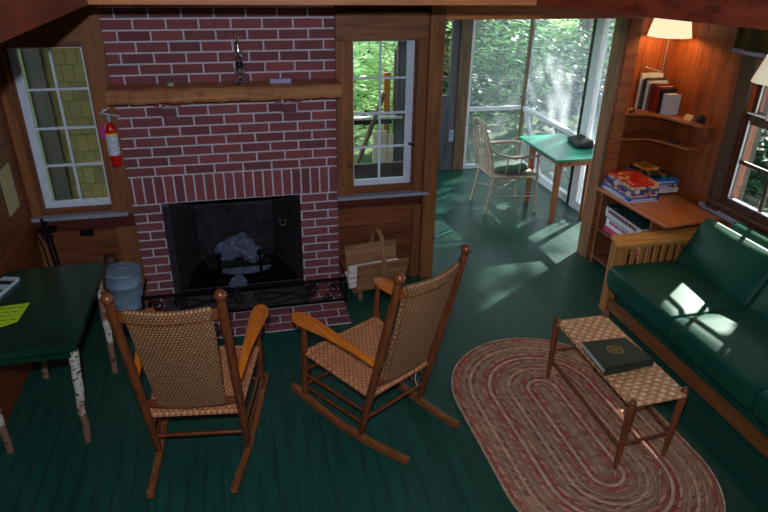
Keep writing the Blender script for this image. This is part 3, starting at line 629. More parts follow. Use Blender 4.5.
# ---------------------------------------------------------------- rocking chairs
def rocking_chair():
    t = thing('rocking_chair', '', 'chair', (0,0,0), world=False)
    for s in (-1, 1):
        pts = [(.285,.36,.088),(.272,.27,.064),(.258,.12,.036),(.240,-.06,.023),(.225,-.22,.028),(.208,-.38,.045),(.196,-.505,.066)]
        mb = MB(); vv = []
        for (x, y, z) in pts:
            for dx, dz in ((-.017,-.020),(.017,-.020),(.017,.020),(-.017,.020)): vv.append((s*x+dx, y, z+dz))
        n = len(pts); ff = [(i*4+j, i*4+(j+1) % 4, (i+1)*4+(j+1) % 4, (i+1)*4+j) for i in range(n-1) for j in range(4)]+[(0,3,2,1), tuple(range((n-1)*4, n*4))]
        mb.add(vv, ff); obj('runner', mb, M['rocky'], t, bevel=.005)
        # rear post with finial
        a = Vector((s*.228,-.178,.035)); b = Vector((s*.226,-.43,1.06)); d = (b-a)
        prof = [(0,.015),(.06,.019),(.25,.021),(.5,.022),(.9,.021),(1.0,.019)]
        mb = MB().tube([a+d*k for k, r in prof], [r for k, r in prof], 14)
        dn = d.normalized()
        mb.lathe([(.019,0),(.014,.008),(.020,.016),(.014,.024),(.019,.030),(.027,.045),(.027,.056),(.018,.070),(.006,.076),(0,.076)], b-dn*.002, 16, dn)
        obj('back_post', mb, M['rock'], t)
        # front leg, turned below the arm
        a = Vector((s*.268,.262,.075)); b = Vector((s*.272,.235,.585)); d = b-a
        prof = [(0,.014),(.08,.019),(.3,.021),(.6,.021),(.66,.021),(.69,.015),(.74,.020),(.80,.015),(.9,.017),(1,.013)]
        obj('front_leg', MB().tube([a+d*k for k, r in prof], [r for k, r in prof], 14), M['rock'], t)
        # arm paddle
        out = []
        L0, L1 = Vector((s*.238,-.298)), Vector((s*.300,.285))
        ax = (L1-L0).normalized(); nx = Vector((ax.y, -ax.x))*s; ln = (L1-L0).length
        wi = [(0,.017,.017),(.15,.018,.018),(.35,.022,.022),(.55,.036,.028),(.72,.050,.036),(.86,.054,.040),(.94,.046,.036),(.985,.026,.022)]
        pl = [L0+ax*ln*k+nx*a_ for k, a_, b_ in wi]+[L1+ax*.004]+[L0+ax*ln*k-nx*b_ for k, a_, b_ in reversed(wi)]
        if s > 0: pl = list(reversed(pl))
        area = sum(pl[i].x*pl[(i+1) % len(pl)].y-pl[(i+1) % len(pl)].x*pl[i].y for i in range(len(pl)))
        if area < 0: pl = list(reversed(pl))
        zf = lambda x, y: .575+.045*min(1, (y+.3)/.35)*1.0
        obj('arm', MB().prism([(p.x, p.y) for p in pl], lambda x, y: zf(x, y)-.011, lambda x, y: zf(x, y)+.011), M['arm'], t, bevel=.005)
        for z_, yb, yf in ((.135,-.205,.255),(.225,-.225,.25)):
            obj('side_stretcher', MB().tube([(s*.228,yb,z_),(s*.268,yf,z_)], .0095, 8), M['rock'], t)
    for z_ in (.15, .25): obj('front_stretcher', MB().tube([(-.268,.255,z_),(.268,.255,z_)], .0095, 8), M['rock'], t)
    obj('rear_stretcher', MB().tube([(-.228,-.21,.17),(.228,-.21,.17)], .011, 8), M['rock'], t)
    # seat
    def seat(u, v):
        y = -.235+.475*u; hw = .212+(.262-.212)*u; x = -hw+2*hw*v
        e = min(u, 1-u, v, 1-v); z = .348+.045*u-.010*math.sin(PI*u)*math.sin(PI*v)
        return (x, y, z-(.012 if e < .001 else 0))
    mb = MB().grid(seat, 20, 20)
    bot = [(-.262,.240,.372),(.262,.240,.372),(.212,-.235,.325),(-.212,-.235,.325)]
    def skirt(a, b, n=10):
        return None
    rim = []
    for (x0,y0,z0),(x1,y1,z1) in zip(bot, bot[1:]+bot[:1]): mb.tube([(x0,y0,z0+.004),(x1,y1,z1+.004)], .0165, 10)
    mb.add([(x,y,z-.008) for x,y,z in bot], [(0,1,2,3)])
    obj('seat', mb, M['seatw'], t)
    # woven back panel, bowed backwards
    def post(z): k = (z-.035)/1.025; return -.178-.252*k
    def bk(off):
        def f(u, v):
            z = .415+.618*v; hw = .146+.026*v; x = -hw+2*hw*u
            return (x, post(z)+.010-.050*math.cos(x/.225*PI/2)*(.5+.5*v)+off, z)
        return f
    mb = MB().grid(bk(.014), 16, 20).grid(bk(-.016), 16, 20)
    mb.tube([bk(.002)(0, k/10) for k in range(11)], .015, 6); mb.tube([bk(.002)(1, k/10) for k in range(11)], .015, 6)
    mb.tube([bk(.002)(k/10, 1) for k in range(11)], .0155, 8)
    obj('back_panel', mb, M['backw'], t)
    def rail(z, bow, r, fl):
        pts = []
        for k in range(17):
            x = -.222+.444*k/16; pts.append((x, post(z)+.008-bow*math.cos(x/.225*PI/2), z))
        vv = []
        for p in pts:
            for dy, dz in ((-.009,-fl),(.009,-fl),(.009,fl),(-.009,fl)): vv.append((p[0], p[1]+dy, p[2]+dz))
        n = len(pts); return MB().add(vv, [(i*4+j, i*4+(j+1) % 4, (i+1)*4+(j+1) % 4, (i+1)*4+j) for i in range(n-1) for j in range(4)]+[(0,3,2,1), tuple(range((n-1)*4, n*4))])
    obj('top_rail', rail(1.005, .050, 0, .026), M['rock'], t, bevel=.004)
    obj('lower_rail', rail(.425, .022, 0, .018), M['rock'], t, bevel=.004)
    return t
rc = rocking_chair(); rc.location = (.460, -1.528, 0); rc.rotation_euler.z = -.138
rc['label'] = 'rocking chair nearest the birch legged table, its woven back turned to the viewer'
rc2 = copy_tree(rc); rc2.location = (1.365, -1.513, 0); rc2.rotation_euler.z = .522
rc2['label'] = 'rocking chair turned sideways between the other rocker and the oval rug'
for o in (rc, rc2): o['group'] = 'wooden rocking chairs before the fireplace'
one('price_tag_string', 'thin white string loop hanging from the right rocking chair seat', 'string', MB().tube([(1.605,-1.60,.34),(1.61,-1.615,.30),(1.60,-1.63,.24),(1.61,-1.635,.20)], .002, 5), plain('white_string', rgb(220,220,215), .7))

# ---------------------------------------------------------------- rug and bench
mb = MB(); L, Rr = .345, .556; ol = []
for k in range(49): a = PI*k/48; ol.append((Rr*math.cos(a), L+Rr*math.sin(a)))
for k in range(49): a = PI+PI*k/48; ol.append((Rr*math.cos(a), -L+Rr*math.sin(a)))
mb.prism(ol, 0, .010); rug = obj('braided_rug', mb, M['rug']); rug.location = (2.432, -1.945, .001); rug.rotation_euler.z = math.radians(1)
tag(rug, 'oval braided rug in brown and red tones under the woven bench', 'rug')
BZ = .011
t = thing('woven_bench', 'small wooden bench with woven splint top standing on the oval rug', 'bench', (2.68,-1.85,BZ))
cor = [((2.538,-1.462),(2.510,-1.50)), ((2.863,-1.460),(2.850,-1.485)), ((2.861,-2.214),(2.80,-2.25)), ((2.540,-2.245),(2.498,-2.278))]
for (tx, ty), (fx, fy) in cor:
    a = Vector((fx,fy,BZ)); b = Vector((tx,ty,.425)); d = b-a
    pr = [(0,.010),(.1,.013),(.55,.018),(.75,.021),(.95,.021),(.985,.016),(1,.006)]
    obj('leg', MB().tube([a+d*k for k, r in pr], [r for k, r in pr], 14), M['benchleg'], t)
P = lambda i, z: Vector((cor[i][1][0], cor[i][1][1], BZ)).lerp(Vector((cor[i][0][0], cor[i][0][1], .425)), (z-BZ)/(.425-BZ))
def st(i, j, z, r=.008, fl=1): return MB().tube([P(i,z), P(j,z)], r, 8, flat=fl)
obj('side_stretcher', st(0,3,.14,.014,.5), M['benchleg'], t); obj('side_stretcher', st(1,2,.15,.009), M['benchleg'], t)
obj('end_stretcher', st(0,1,.20), M['benchleg'], t); obj('end_stretcher', st(3,2,.16), M['benchleg'], t)
def bt(u, v):
    x0 = 2.548; x1 = 2.852; x = x0+(x1-x0)*u; y = -2.238+.772*v; e = min(u,1-u,v,1-v)
    return (x, y, .402-.006*math.sin(PI*u)*math.sin(PI*v)-(.010 if e < .001 else 0))
mb = MB().grid(bt, 16, 30)
for a, b in (((2.545,-2.235),(2.545,-1.468)),((2.855,-2.222),(2.855,-1.468)),((2.548,-2.235),(2.852,-2.225)),((2.548,-1.466),(2.852,-1.466))): mb.tube([(*a,.386),(*b,.386)], .016, 10)
mb.add([(2.545,-2.235,.376),(2.855,-2.225,.376),(2.855,-1.466,.376),(2.545,-1.466,.376)], [(0,3,2,1)])
obj('seat', mb, M['benchw'], t)
# binder
bz = .404
t = thing('binder', 'closed dark green album with round gold emblem lying on the woven bench', 'book', (2.67,-1.87,bz))
gr = plain('binder_green', rgb(24,44,34), .6, nsc=60, var=.15, bump=.1); top = [(2.530,-1.755),(2.795,-1.765),(2.830,-1.985),(2.520,-2.015)]
cc = Vector((2.67,-1.88)); ccw = [top[3], top[2], top[1], top[0]]
obj('back_cover', MB().prism(ccw, bz, bz+.004), gr, t); obj('front_cover', MB().prism(ccw, bz+.034, bz+.039), gr, t, bevel=.001)
ins = [tuple(cc+(Vector(p)-cc)*.965) for p in ccw]; obj('pages', MB().prism(ins, bz+.004, bz+.034), plain('page_edges', rgb(190,190,185), .8), t)
a_, b_ = Vector(ccw[0]), Vector(ccw[1]); obj('spine', MB().prism([tuple(a_-Vector((0,.004))), tuple(b_-Vector((0,.004))), tuple(b_+Vector((0,.006))), tuple(a_+Vector((0,.006)))], bz, bz+.039), gr, t)
gd = plain('gold_print', rgb(170,140,70), .4, .5); mb = MB(); cx, cy = 2.672, -1.862
for R1, R2 in ((.040,.036),(.030,.028)):
    n = 32; vv = [(cx+r*1.15*math.cos(2*PI*k/n), cy+r*math.sin(2*PI*k/n), bz+.0395) for r in (R1, R2) for k in range(n)]
    mb.add(vv, [(k, (k+1) % n, n+(k+1) % n, n+k) for k in range(n)])
for k in range(8):
    a = PI*k/4; mb.box((-.010,-.002,0),(.010,.002,.0006), Matrix.Translation((cx+.016*math.cos(a),cy+.014*math.sin(a),bz+.0393)) @ Matrix.Rotation(a,4,'Z'))
for k in range(20):
    a = 2*PI*k/20; mb.box((-.002,-.0012,0),(.002,.0012,.0006), Matrix.Translation((cx+.0385*math.cos(a),cy+.033*math.sin(a),bz+.0393)) @ Matrix.Rotation(a,4,'Z'))
obj('emblem', mb, gd, t)

# ---------------------------------------------------------------- sofa
t = thing('sofa', 'green leather sofa with honey oak slatted arm along the right wall', 'sofa', (3.65,-1.75,0))
SY0, SY1 = -.90, -2.95
obj('arm_rest', MB().prism([(3.262,-.91),(4.05,-.89),(4.05,-.74),(3.31,-.74)], .555, .582), M['oak'], t, bevel=.005)
def arm_side(y, nm):
    obj('arm_post', MB().box((3.29,y-.035,0),(3.355,y+.035,.555)), M['oakz'], t, bevel=.004)
    obj('arm_post', MB().box((3.98,y-.035,0),(4.045,y+.035,.555)), M['oakz'], t, bevel=.004)
    obj('arm_rail', MB().box((3.355,y-.014,.505),(3.98,y+.014,.555)), M['oak'], t, bevel=.003)
    obj('arm_rail', MB().box((3.355,y-.014,.14),(3.98,y+.014,.20)), M['oak'], t, bevel=.003)
    for k in range(9):
        x = 3.40+.063*k; obj('slat', MB().box((x-.016,y-.008,.20),(x+.016,y+.008,.505)), M['oakz'], t, bevel=.002)
arm_side(-.82, 'a'); arm_side(-3.03, 'b')
obj('arm_rest', MB().box((3.25,-3.12,.555),(4.05,-2.94,.582)), M['oak'], t, bevel=.005)
obj('front_rail', MB().box((3.305,-2.995,.035),(3.33,-.855,.125)), M['oaky'], t, bevel=.003)
obj('back_rail', MB().box((4.01,-2.995,.035),(4.035,-.855,.60)), M['oaky'], t, bevel=.003)
obj('base_frame', MB().box((3.345,-2.98,.10),(4.0,-.87,.26)), M['leather'], t, bevel=.01)
def cushion(x0,x1,y0,y1,z0,z1,rx=0,M4=None,puff=.02,name='seat_cushion'):
    mb = MB(); n = 14; cxx, cyy, czz = (x0+x1)/2, (y0+y1)/2, (z0+z1)/2; hx, hy, hz = (x1-x0)/2, (y1-y0)/2, (z1-z0)/2
    def sq(p):   # rounded box with puffed faces
        x, y, z = p; r = .035
        dx = max(abs(x)*hx-(hx-r), 0); dy = max(abs(y)*hy-(hy-r), 0); dz = max(abs(z)*hz-(hz-r), 0)
        q_ = Vector((math.copysign(min(abs(x)*hx, hx-r), x), math.copysign(min(abs(y)*hy, hy-r), y), math.copysign(min(abs(z)*hz, hz-r), z)))
        d = Vector((math.copysign(dx, x), math.copysign(dy, y), math.copysign(dz, z)))
        if d.length > 1e-9: d = d.normalized()*r
        v = q_+d
        pf = puff*(1-x*x)*(1-y*y)*(1 if z > 0 else -1)*abs(z)**3; pz = .35*puff*(1-z*z)
        v += Vector((pz*x, pz*y, pf)); return v
    for ax in range(3):
        for sg in (-1, 1):
            def fn(u, v):
                a, b = 2*u-1, 2*v-1; c_ = [0,0,0]; c_[ax] = sg; c_[(ax+1) % 3] = a*sg; c_[(ax+2) % 3] = b
                p = sq(c_)
                if M4: p = M4 @ p
                return Vector((cxx,cyy,czz))+p
            mb.grid(fn, n, n)
    cu = obj(name, mb, M['leather'], t)
    pts = []; r = .012
    for k in range(60):
        u = k/60*4; e = int(u); f = 2*(u-e)-1
        p = [(f,-1),(1,f),(-f,1),(-1,-f)][e]; x, y = p[0]*(hx-r*.3), p[1]*(hy-r*.3)
        m_ = abs(p[0]*p[1]); sh = 1-.03*m_**4; v = Vector((x*sh, y*sh, hz-.022)); 
        if M4: v = M4 @ v
        pts.append(Vector((cxx,cyy,czz))+v)
    pts.append(pts[0])
    pc = MB().tube(pts, .005, 6, cap=False)
    obj('piping', pc, M['leather'], cu)
ys = [-.865, -1.575, -2.28, -2.985]
for a, b in zip(ys, ys[1:]): cushion(3.245, 3.93, b+.004, a-.004, .225, .412)
for a, b in zip(ys, ys[1:]): cushion(-.19, .19, -.34, .34, -.07, .07, M4=Matrix.Translation((3.90,(a+b)/2-.01,.535)) @ Matrix.Rotation(math.radians(-62),4,'Y').to_4x4(), puff=.035, name='back_cushion')
t2 = t
# bolster behind on the sofa back
one('bolster', 'dark green leather bolster lying behind the sofa back cushions below the window', 'cushion', MB().tube([(4.075,-1.02,.685),(4.075,-1.03,.685),(4.075,-1.06,.685),(4.075,-1.8,.685),(4.075,-2.5,.685),(4.075,-2.55,.685),(4.075,-2.56,.685)], [.02,.050,.063,.066,.063,.050,.02], 20), M['leather'])

# ---------------------------------------------------------------- side table / bookcase in the corner
t = thing('side_table', 'brown wooden corner side table with open shelf below, beside the sofa arm', 'table', (3.86,-.36,0))
obj('table_top', MB().prism([(3.655,-.855),(4.143,-.81),(4.143,.125),(3.762,.125),(3.762,-.014),(3.60,-.014)], .645, .67), M['tablewood'], t, bevel=.004)
obj('side_panel', MB().box((3.64,-.075,0),(4.15,-.045,.645)), M['casewood'], t)
obj('side_panel', MB().box((3.66,-.71,0),(4.15,-.68,.645)), M['casewood'], t)
obj('shelf', MB().box((3.64,-.68,.305),(4.15,-.075,.325)), M['casewood'], t); obj('shelf', MB().box((3.64,-.68,.05),(4.15,-.075,.07)), M['casewood'], t)
obj('back_panel', MB().box((4.13,-.68,.07),(4.15,-.075,.645)), M['casewood'], t)

def printed(name, base, inks, sc=22, thr=.56):
    mt, nt, b = newmat(name); q = N(nt); co = q.co(); c = (*base, 1)
    for k, ink in enumerate(inks):
        nz = q.noise(q.mapping(co, (sc, sc, sc*1.2), loc=(k*3.1, k*1.7, k*5.3)), 1, 1.5, .5, .3); c = q.mix(q.ramp(nz, [(thr,(0,0,0)),(thr+.03,(1,1,1))]), c, (*ink, 1))
    q.l(c, b.inputs['Base Color']); b.inputs['Roughness'].default_value = .3; return mt
def gamebox(label, cx, cy, z, lx, ly, h, rz, top, side, group=None, stripe=None, lid=.25):
    t = thing('board_game_box', label, 'game box', (cx,cy,z), rz, group or 'board game boxes on the side table', world=False)
    obj('box_base', MB().box((-lx/2+.003,-ly/2+.003,0),(lx/2-.003,ly/2-.003,h*.9)), side, t)
    obj('lid', MB().box((-lx/2,-ly/2,h*lid),(lx/2,ly/2,h)), top, t, bevel=.0015)
    if stripe:
        mb = MB(); rd = random.Random(int(z*1000)+int(cx*100)); yy = -ly/2+.02
        x0 = -lx/2+.02
        while x0 < lx/2-.04: w_ = rd.uniform(.012,.03); mb.box((x0,-ly/2-.0012,h*.42),(x0+w_,-ly/2,h*.75)); x0 += w_+.009
        y0 = -ly/2+.06
        while y0 < ly/2-.06: w_ = rd.uniform(.012,.035); mb.box((-lx/2-.0012,y0,h*.42),(-lx/2,y0+w_,h*.75)); y0 += w_+.01
        obj('lettering', mb, stripe, t)
    return t
W_ = plain('white_print', rgb(225,225,230), .4)
blue = printed('blue_print', rgb(28,70,170), [rgb(60,110,200)]); red_ = printed('red_print', rgb(205,36,24), [rgb(235,110,60), rgb(225,190,120)], 12, .6)
purp = printed('purple_print', rgb(84,66,120), [rgb(190,120,80), rgb(200,190,200), rgb(40,50,120)], 16); yel = printed('yellow_print', rgb(225,190,130), [rgb(170,50,50), rgb(70,60,120)], 26)
cyan = printed('bright_blue_print', rgb(20,110,200), [rgb(40,140,220)]); lav = printed('lavender_print', rgb(180,170,200), [rgb(90,60,90)], 30, .62)
whi = printed('white_box_print', rgb(205,208,205), [rgb(120,130,140)], 30, .68); blk = printed('black_print_box', rgb(26,24,30), [rgb(200,120,50), rgb(90,110,90)], 26, .58)
org = printed('orange_print', rgb(226,140,50), [rgb(240,190,110)], 14)
Z = .6705
gamebox('blue game box with white lettering at the bottom of the front table stack', 3.775, -.212, Z, .26, .392, .036, .0, blue, W_, stripe=W_)
gamebox('purple patterned game box on the lettered blue box in the front stack', 3.782, -.207, Z+.037, .24, .375, .058, .02, purp, yel)
gamebox('red topped game box, topmost of the front stack on the side table', 3.785, -.205, Z+.096, .225, .36, .045, .0, red_, yel, lid=.5)
gamebox('black game box at the bottom of the stack in the table corner', 4.03, -.11, Z, .19, .36, .022, 0, blk, blk)
gamebox('white game box above the black one in the corner stack', 4.035, -.12, Z+.0225, .225, .38, .034, 0, whi, W_)
gamebox('lavender game box between the white and the bright blue box in the corner stack', 4.032, -.115, Z+.057, .205, .37, .034, 0, lav, lav)
gamebox('bright blue game box below the dark one in the corner stack', 4.028, -.112, Z+.0915, .225, .39, .034, 0, cyan, cyan, stripe=W_)
gamebox('flat black game box with coloured pictures on the bright blue box', 4.02, -.09, Z+.126, .18, .30, .024, .03, blk, blk)
gamebox('small orange game box lying on top of the corner stack', 4.01, -.04, Z+.1505, .13, .17, .02, .1, org, org)
G2 = 'game boxes on the shelf under the side table'
pink = printed('pink_print', rgb(190,40,90), [rgb(220,120,150)], 20, .6)
gamebox('pink game box at the bottom of the stack on the lower shelf', 3.83, -.375, .3255, .34, .50, .05, 0, pink, pink, G2)
gamebox('sky blue game box with white side under the dark lidded box', 3.825, -.38, .376, .33, .48, .08, .0, cyan, W_, G2, stripe=plain('pink_ink', rgb(190,80,120), .5), lid=.85)
gamebox('dark lidded game box with white edge, topmost on the lower shelf of the table', 3.815, -.37, .457, .33, .50, .09, -.02, printed('dark_teal_print', rgb(30,50,52), [rgb(50,70,70)]), whi, G2, stripe=plain('red_ink', rgb(120,40,60), .5), lid=.88)
one('glass_jar', 'small clear glass jar standing on the lower shelf front corner', 'jar', MB().lathe([(0,0),(.022,0),(.025,.01),(.025,.05),(.018,.06),(.018,.07),(0,.07)], (3.675,-.65,.3255), 16), glassy('jar_glass', (.75,.8,.8), .2))

# corner shelves
def cshelf(z, pts, label):
    t = thing('corner_shelf', label, 'shelf', (3.95,-.2,z-.02), group='corner shelves beside the right window')
    obj('board', MB().prism(pts, z-.022, z), M['shelfwood'], t, bevel=.004); return t
s1 = cshelf(1.28, [(3.762,.128),(3.762,-.002),(3.70,-.04),(3.74,-.06),(3.90,-.10),(3.96,-.175),(4.055,-.50),(4.168,-.50),(4.168,.128)], 'upper L shaped corner shelf holding the row of books')
obj('bracket', MB().prism([(4.09,-.49),(4.168,-.49),(4.168,-.465),(4.09,-.465)], lambda x, y: 1.13 if x > 4.15 else 1.22, 1.258), M['casewood'], s1)
s2 = cshelf(1.08, [(3.762,.128),(3.762,-.002),(3.70,-.04),(3.75,-.058),(3.94,-.075),(4.00,-.16),(4.075,-.40),(4.168,-.40),(4.168,.128)], 'empty narrower corner shelf below the book shelf')
# books: spines face the room
def book(label, x, y, th, hgt, dep, rz, cover, pages, leanx=0):
    t = thing('book', label, 'book', (x, y, 1.2805), rz, 'books on the corner shelf', world=False); 
    obj('cover', MB().box((0,-th/2,0),(dep,-th/2+.002,hgt)).box((0,th/2-.002,0),(dep,th/2,hgt)).box((-.002,-th/2,0),(.001,th/2,hgt)), cover, t)
    obj('pages', MB().box((.001,-th/2+.002,.003),(dep-.004,th/2-.002,hgt-.004)), pages, t)
pg = plain('book_pages', rgb(215,200,170), .8, var=.08)
B_ = [('tall cream book, leftmost and tallest on the corner shelf', .022, .275, .19, rgb(225,215,190)), ('thin grey green book next to the tall cream one', .018, .235, .18, rgb(80,90,84)),
 ('thin dark grey book third from the doorway side on the shelf', .014, .245, .17, rgb(52,52,56)), ('white book standing left of the dark red ones', .022, .225, .17, rgb(215,212,205)), ('thin brown grey book squeezed against the white one', .014, .205, .15, rgb(110,96,84)),
 ('dark red book, first of the two red ones', .034, .215, .16, rgb(120,28,24)), ('brighter red book right beside the dark red one', .036, .200, .15, rgb(150,40,28)), ('black book with pale page top beside the red books', .022, .185, .13, rgb(24,26,34)),
 ('thick short white book, rightmost of the row on the corner shelf', .055, .155, .115, rgb(200,198,205))]
x, y = 3.895, .105
for i, (lbl, th, h, dep, col) in enumerate(B_):
    th *= 1.14; d = Vector((.36, -.93)).normalized(); c_ = Vector((x, y))+d*th/2
    dep = min(dep, 4.160-c_.x); book(lbl, c_.x, c_.y, th*.90, h, dep, 0, plain('book_cover_%d' % i, col, .45, var=.06), pg)
    x += d.x*(th+.002); y += -abs(d.y)*(th+.002)
one('figurine', 'small black camera shaped ornament on the right end of the book shelf', 'ornament', MB().box((4.085,-.45,1.2805),(4.125,-.39,1.33)).lathe([(0,0),(.016,0),(.016,.02),(0,.02)], (4.07,-.42,1.305), 12, (1,0,0)).box((4.095,-.435,1.33),(4.12,-.405,1.342)), plain('ornament_black', rgb(30,34,34), .4), bevel=.002)
one('folded_card', 'folded tan card lying on the shelf between books and ornament', 'card', MB().add([(4.04,-.31,1.2815),(4.06,-.37,1.2815),(4.09,-.355,1.32),(4.07,-.295,1.32),(4.12,-.34,1.2815),(4.11,-.28,1.2815)], [(0,1,2,3),(3,2,4,5)]), plain('tan_card', rgb(196,160,110), .7), solid=.002)
one('pipe_rest', 'small dark wooden trinket at the left end of the book shelf', 'trinket', MB().ball((3.765,-.045,1.292), .012, 10, (1.8,1,1)).ball((3.785,-.045,1.296), .016, 10), plain('trinket_dark', rgb(60,26,16), .5))
one('pen', 'small dark blue thing lying on the empty corner shelf', 'pen', MB().tube([(4.05,-.20,1.087),(4.08,-.30,1.087)], .006, 8).box((4.05,-.23,1.0805),(4.075,-.27,1.095)), plain('pen_dark', rgb(40,40,60), .5))

# ---------------------------------------------------------------- wall lamps
def shade_mat(name, col, em):
    mt, nt, b = newmat(name); q = N(nt); out = nt.nodes['Material Output']; b.inputs['Base Color'].default_value = (*col, 1); b.inputs['Roughness'].default_value = .8
    b.inputs['Emission Color'].default_value = (1, .86, .55, 1); b.inputs['Emission Strength'].default_value = em
    return mt
def lamp(label, x, y, z0, z1, rb, rt, stem_z, wall, smat, energy, colr):
    t = thing('wall_lamp', label, 'lamp', (x,y,stem_z), group='wall lamps with cone shades')
    mb = MB().lathe([(rb,z0),(rt,z1)], (x,y,0), 48); obj('lamp_shade', mb, smat, t, solid=.002)
    br = plain('lamp_brass', rgb(190,180,165), .35, .7)
    pts = [(x,y,z1-.03),(x,y,stem_z+.02),(x,y,stem_z)]
    obj('stem', MB().tube(pts, .006, 8), br, t)
    wx, wy = wall; obj('wall_arm', MB().tube([(x,y,stem_z),(wx,wy,stem_z)], .007, 8).ball((wx,wy,stem_z), .012, 10), br, t)
    mb = MB()
    for k in range(3): a = 2*PI*k/3+.5; mb.tube([(x,y,z1-.012),(x+rt*math.cos(a),y+rt*math.sin(a),z1-.004)], .002, 5)
    obj('spider', mb, br, t); zz = (z0+z1)/2
    if energy:
        obj('bulb', MB().ball((x,y,zz+.03), .025, 12), plain('bulb_glow', (1,.85,.6), emit=12), t)
        ld = bpy.data.lights.new('lamp_light','POINT'); ld.energy = energy; ld.color = colr; ld.shadow_soft_size = .06
        lo_ = bpy.data.objects.new('lamp_light', ld); C.objects.link(lo_); lo_.parent = t; lo_.location = (0,0,zz-.0-stem_z)
    return t
lamp('lit cream shaded wall lamp above the row of books', 3.957, -.065, 1.85, 2.012, .155, .118, 1.59, (3.957,.13), shade_mat('cream_shade', (.9,.8,.6), 1.0), 7, (1,.62,.30))
lamp('white shaded wall lamp in front of the right window', 4.0, -1.10, 1.70, 1.86, .14, .09, 1.475, (4.165,-1.10), shade_mat('white_shade', (.85,.82,.78), .45), 3, (1,.68,.4))
t = thing('window_valance', 'olive cloth valance with pale lavender hem above the right window', 'valance', (4.10,-1.5,1.82))
def val(u, v): y = -.55-1.9*u; return (4.115+.012*math.sin(u*60), y, 1.835+.27*v)
obj('cloth', MB().grid(val, 90, 3), plain('olive_cloth', rgb(84,76,48), .8, nsc=9, var=.35), t, solid=.003)
def hem(u, v): y = -.55-1.9*u; return (4.110+.012*math.sin(u*60), y, 1.805+.026*v)
obj('hem', MB().grid(hem, 90, 1), plain('lavender_hem', rgb(160,150,180), .7), t, solid=.005)

# ---------------------------------------------------------------- porch furniture
t = thing('porch_table', 'small bright green topped wooden table on the screened porch', 'table', (3.85,1.15,0))
obj('table_top', MB().prism([(3.56,.60),(4.09,.60),(4.09,1.43),(3.56,1.43)], .685, .705), M['ptable_green'], t, bevel=.003)
obj('apron', MB().box((3.67,.72,.60),(4.05,.745,.685)).box((3.67,1.34,.60),(4.05,1.365,.685)).box((3.67,.745,.60),(3.69,1.34,.685)).box((4.025,.745,.60),(4.05,1.34,.685)), M['post'], t)
for x, y in ((3.70,.80),(3.70,1.36),(4.03,1.36),(4.03,.80)): obj('leg', MB().hexa([(x-.018,y-.018,0),(x+.018,y-.018,0),(x+.018,y+.018,0),(x-.018,y+.018,0),(x-.027,y-.027,.64),(x+.027,y-.027,.64),(x+.027,y+.027,.64),(x-.027,y+.027,.64)]), M['post'], t)
one('dark_bag', 'small black bag slumped on the porch table beside the screen', 'bag', MB().prism([(3.92,.90),(4.08,.86),(4.09,1.14),(3.97,1.20)], .706, lambda x, y: .79 if x > 4.0 else .745), plain('bag_black', rgb(30,28,30), .6), bevel=.02)

silver = plain('weathered_rattan', rgb(168,154,140), .6, nsc=60, var=.3)
t = thing('rattan_armchair', 'weathered rattan armchair with hooped back facing the green porch table', 'chair', (3.40,1.32,0), -PI/2, world=False)
def arc(fn, n=20): return [fn(i/n) for i in range(n+1)]
# local: x right, y forward
for nm, a, b in (('leg',(-.20,-.27,0),(-.19,-.20,.40)), ('leg',(.20,-.27,0),(.19,-.20,.40)), ('leg',(-.24,.26,0),(-.245,.22,.60)), ('leg',(.24,.26,0),(.245,.22,.60))):
    obj(nm, MB().tube([a, b], .014, 8), silver, t)
hoop = arc(lambda u: (-.225*math.cos(PI*u)*(1.0 if 1 else 0), -.235-.105*math.sin(PI*u), .40+.54*math.sin(PI*u)**.75 if 0 < u < 1 else .40), 28)
obj('back_hoop', MB().tube(hoop, .016, 8), silver, t)
inn = arc(lambda u: (-.15*math.cos(PI*u), -.235-.088*math.sin(PI*u), .40+.46*math.sin(PI*u)**.75 if 0 < u < 1 else .40), 24)
obj('inner_hoop', MB().tube(inn, .010, 8), silver, t)
for k in range(-3, 4):
    x = .05*k; zt = .40+.5*math.sqrt(max(0, 1-(x/.225)**2)); obj('spindle', MB().tube([(x*.8,-.225,.40),(x*1.1,-.28,.40+(zt-.4)*.5),(x,-.235-.105*(zt-.4)/.54,zt)], .006, 6), silver, t)
for s in (-1, 1):
    obj('arm', MB().tube([(s*.20,-.30,.72),(s*.245,-.22,.64),(s*.265,-.08,.605),(s*.27,.08,.605),(s*.262,.19,.605),(s*.235,.245,.60)], [.015,.019,.023,.025,.025,.019], 8, flat=.6), silver, t)
    for yy in (-.1, .04): obj('arm_spindle', MB().tube([(s*.215,yy,.40),(s*.262,yy,.60)], .006, 6), silver, t)
    obj('side_stretcher', MB().tube([(s*.198,-.25,.18),(s*.242,.25,.18)], .008, 6), silver, t)
    obj('cross_brace', MB().tube([(s*.198,-.25,.20),(-s*.242,.25,.20)], .007, 6), silver, t)
obj('seat_frame', MB().tube([(-.20,-.22,.39),(.20,-.22,.39),(.25,.0,.39),(.24,.24,.39),(-.24,.24,.39),(-.25,0,.39),(-.20,-.22,.39)], .015, 8), silver, t)
obj('seat', MB().prism([(-.2,-.22),(.2,-.22),(.24,0),(.235,.235),(-.235,.235),(-.24,0)], .385, .40), silver, t)
obj('cushion', MB().ball((0,.01,.43), .215, 24, (1,1,.17)), plain('porch_cushion', rgb(52,84,66), .7), t)

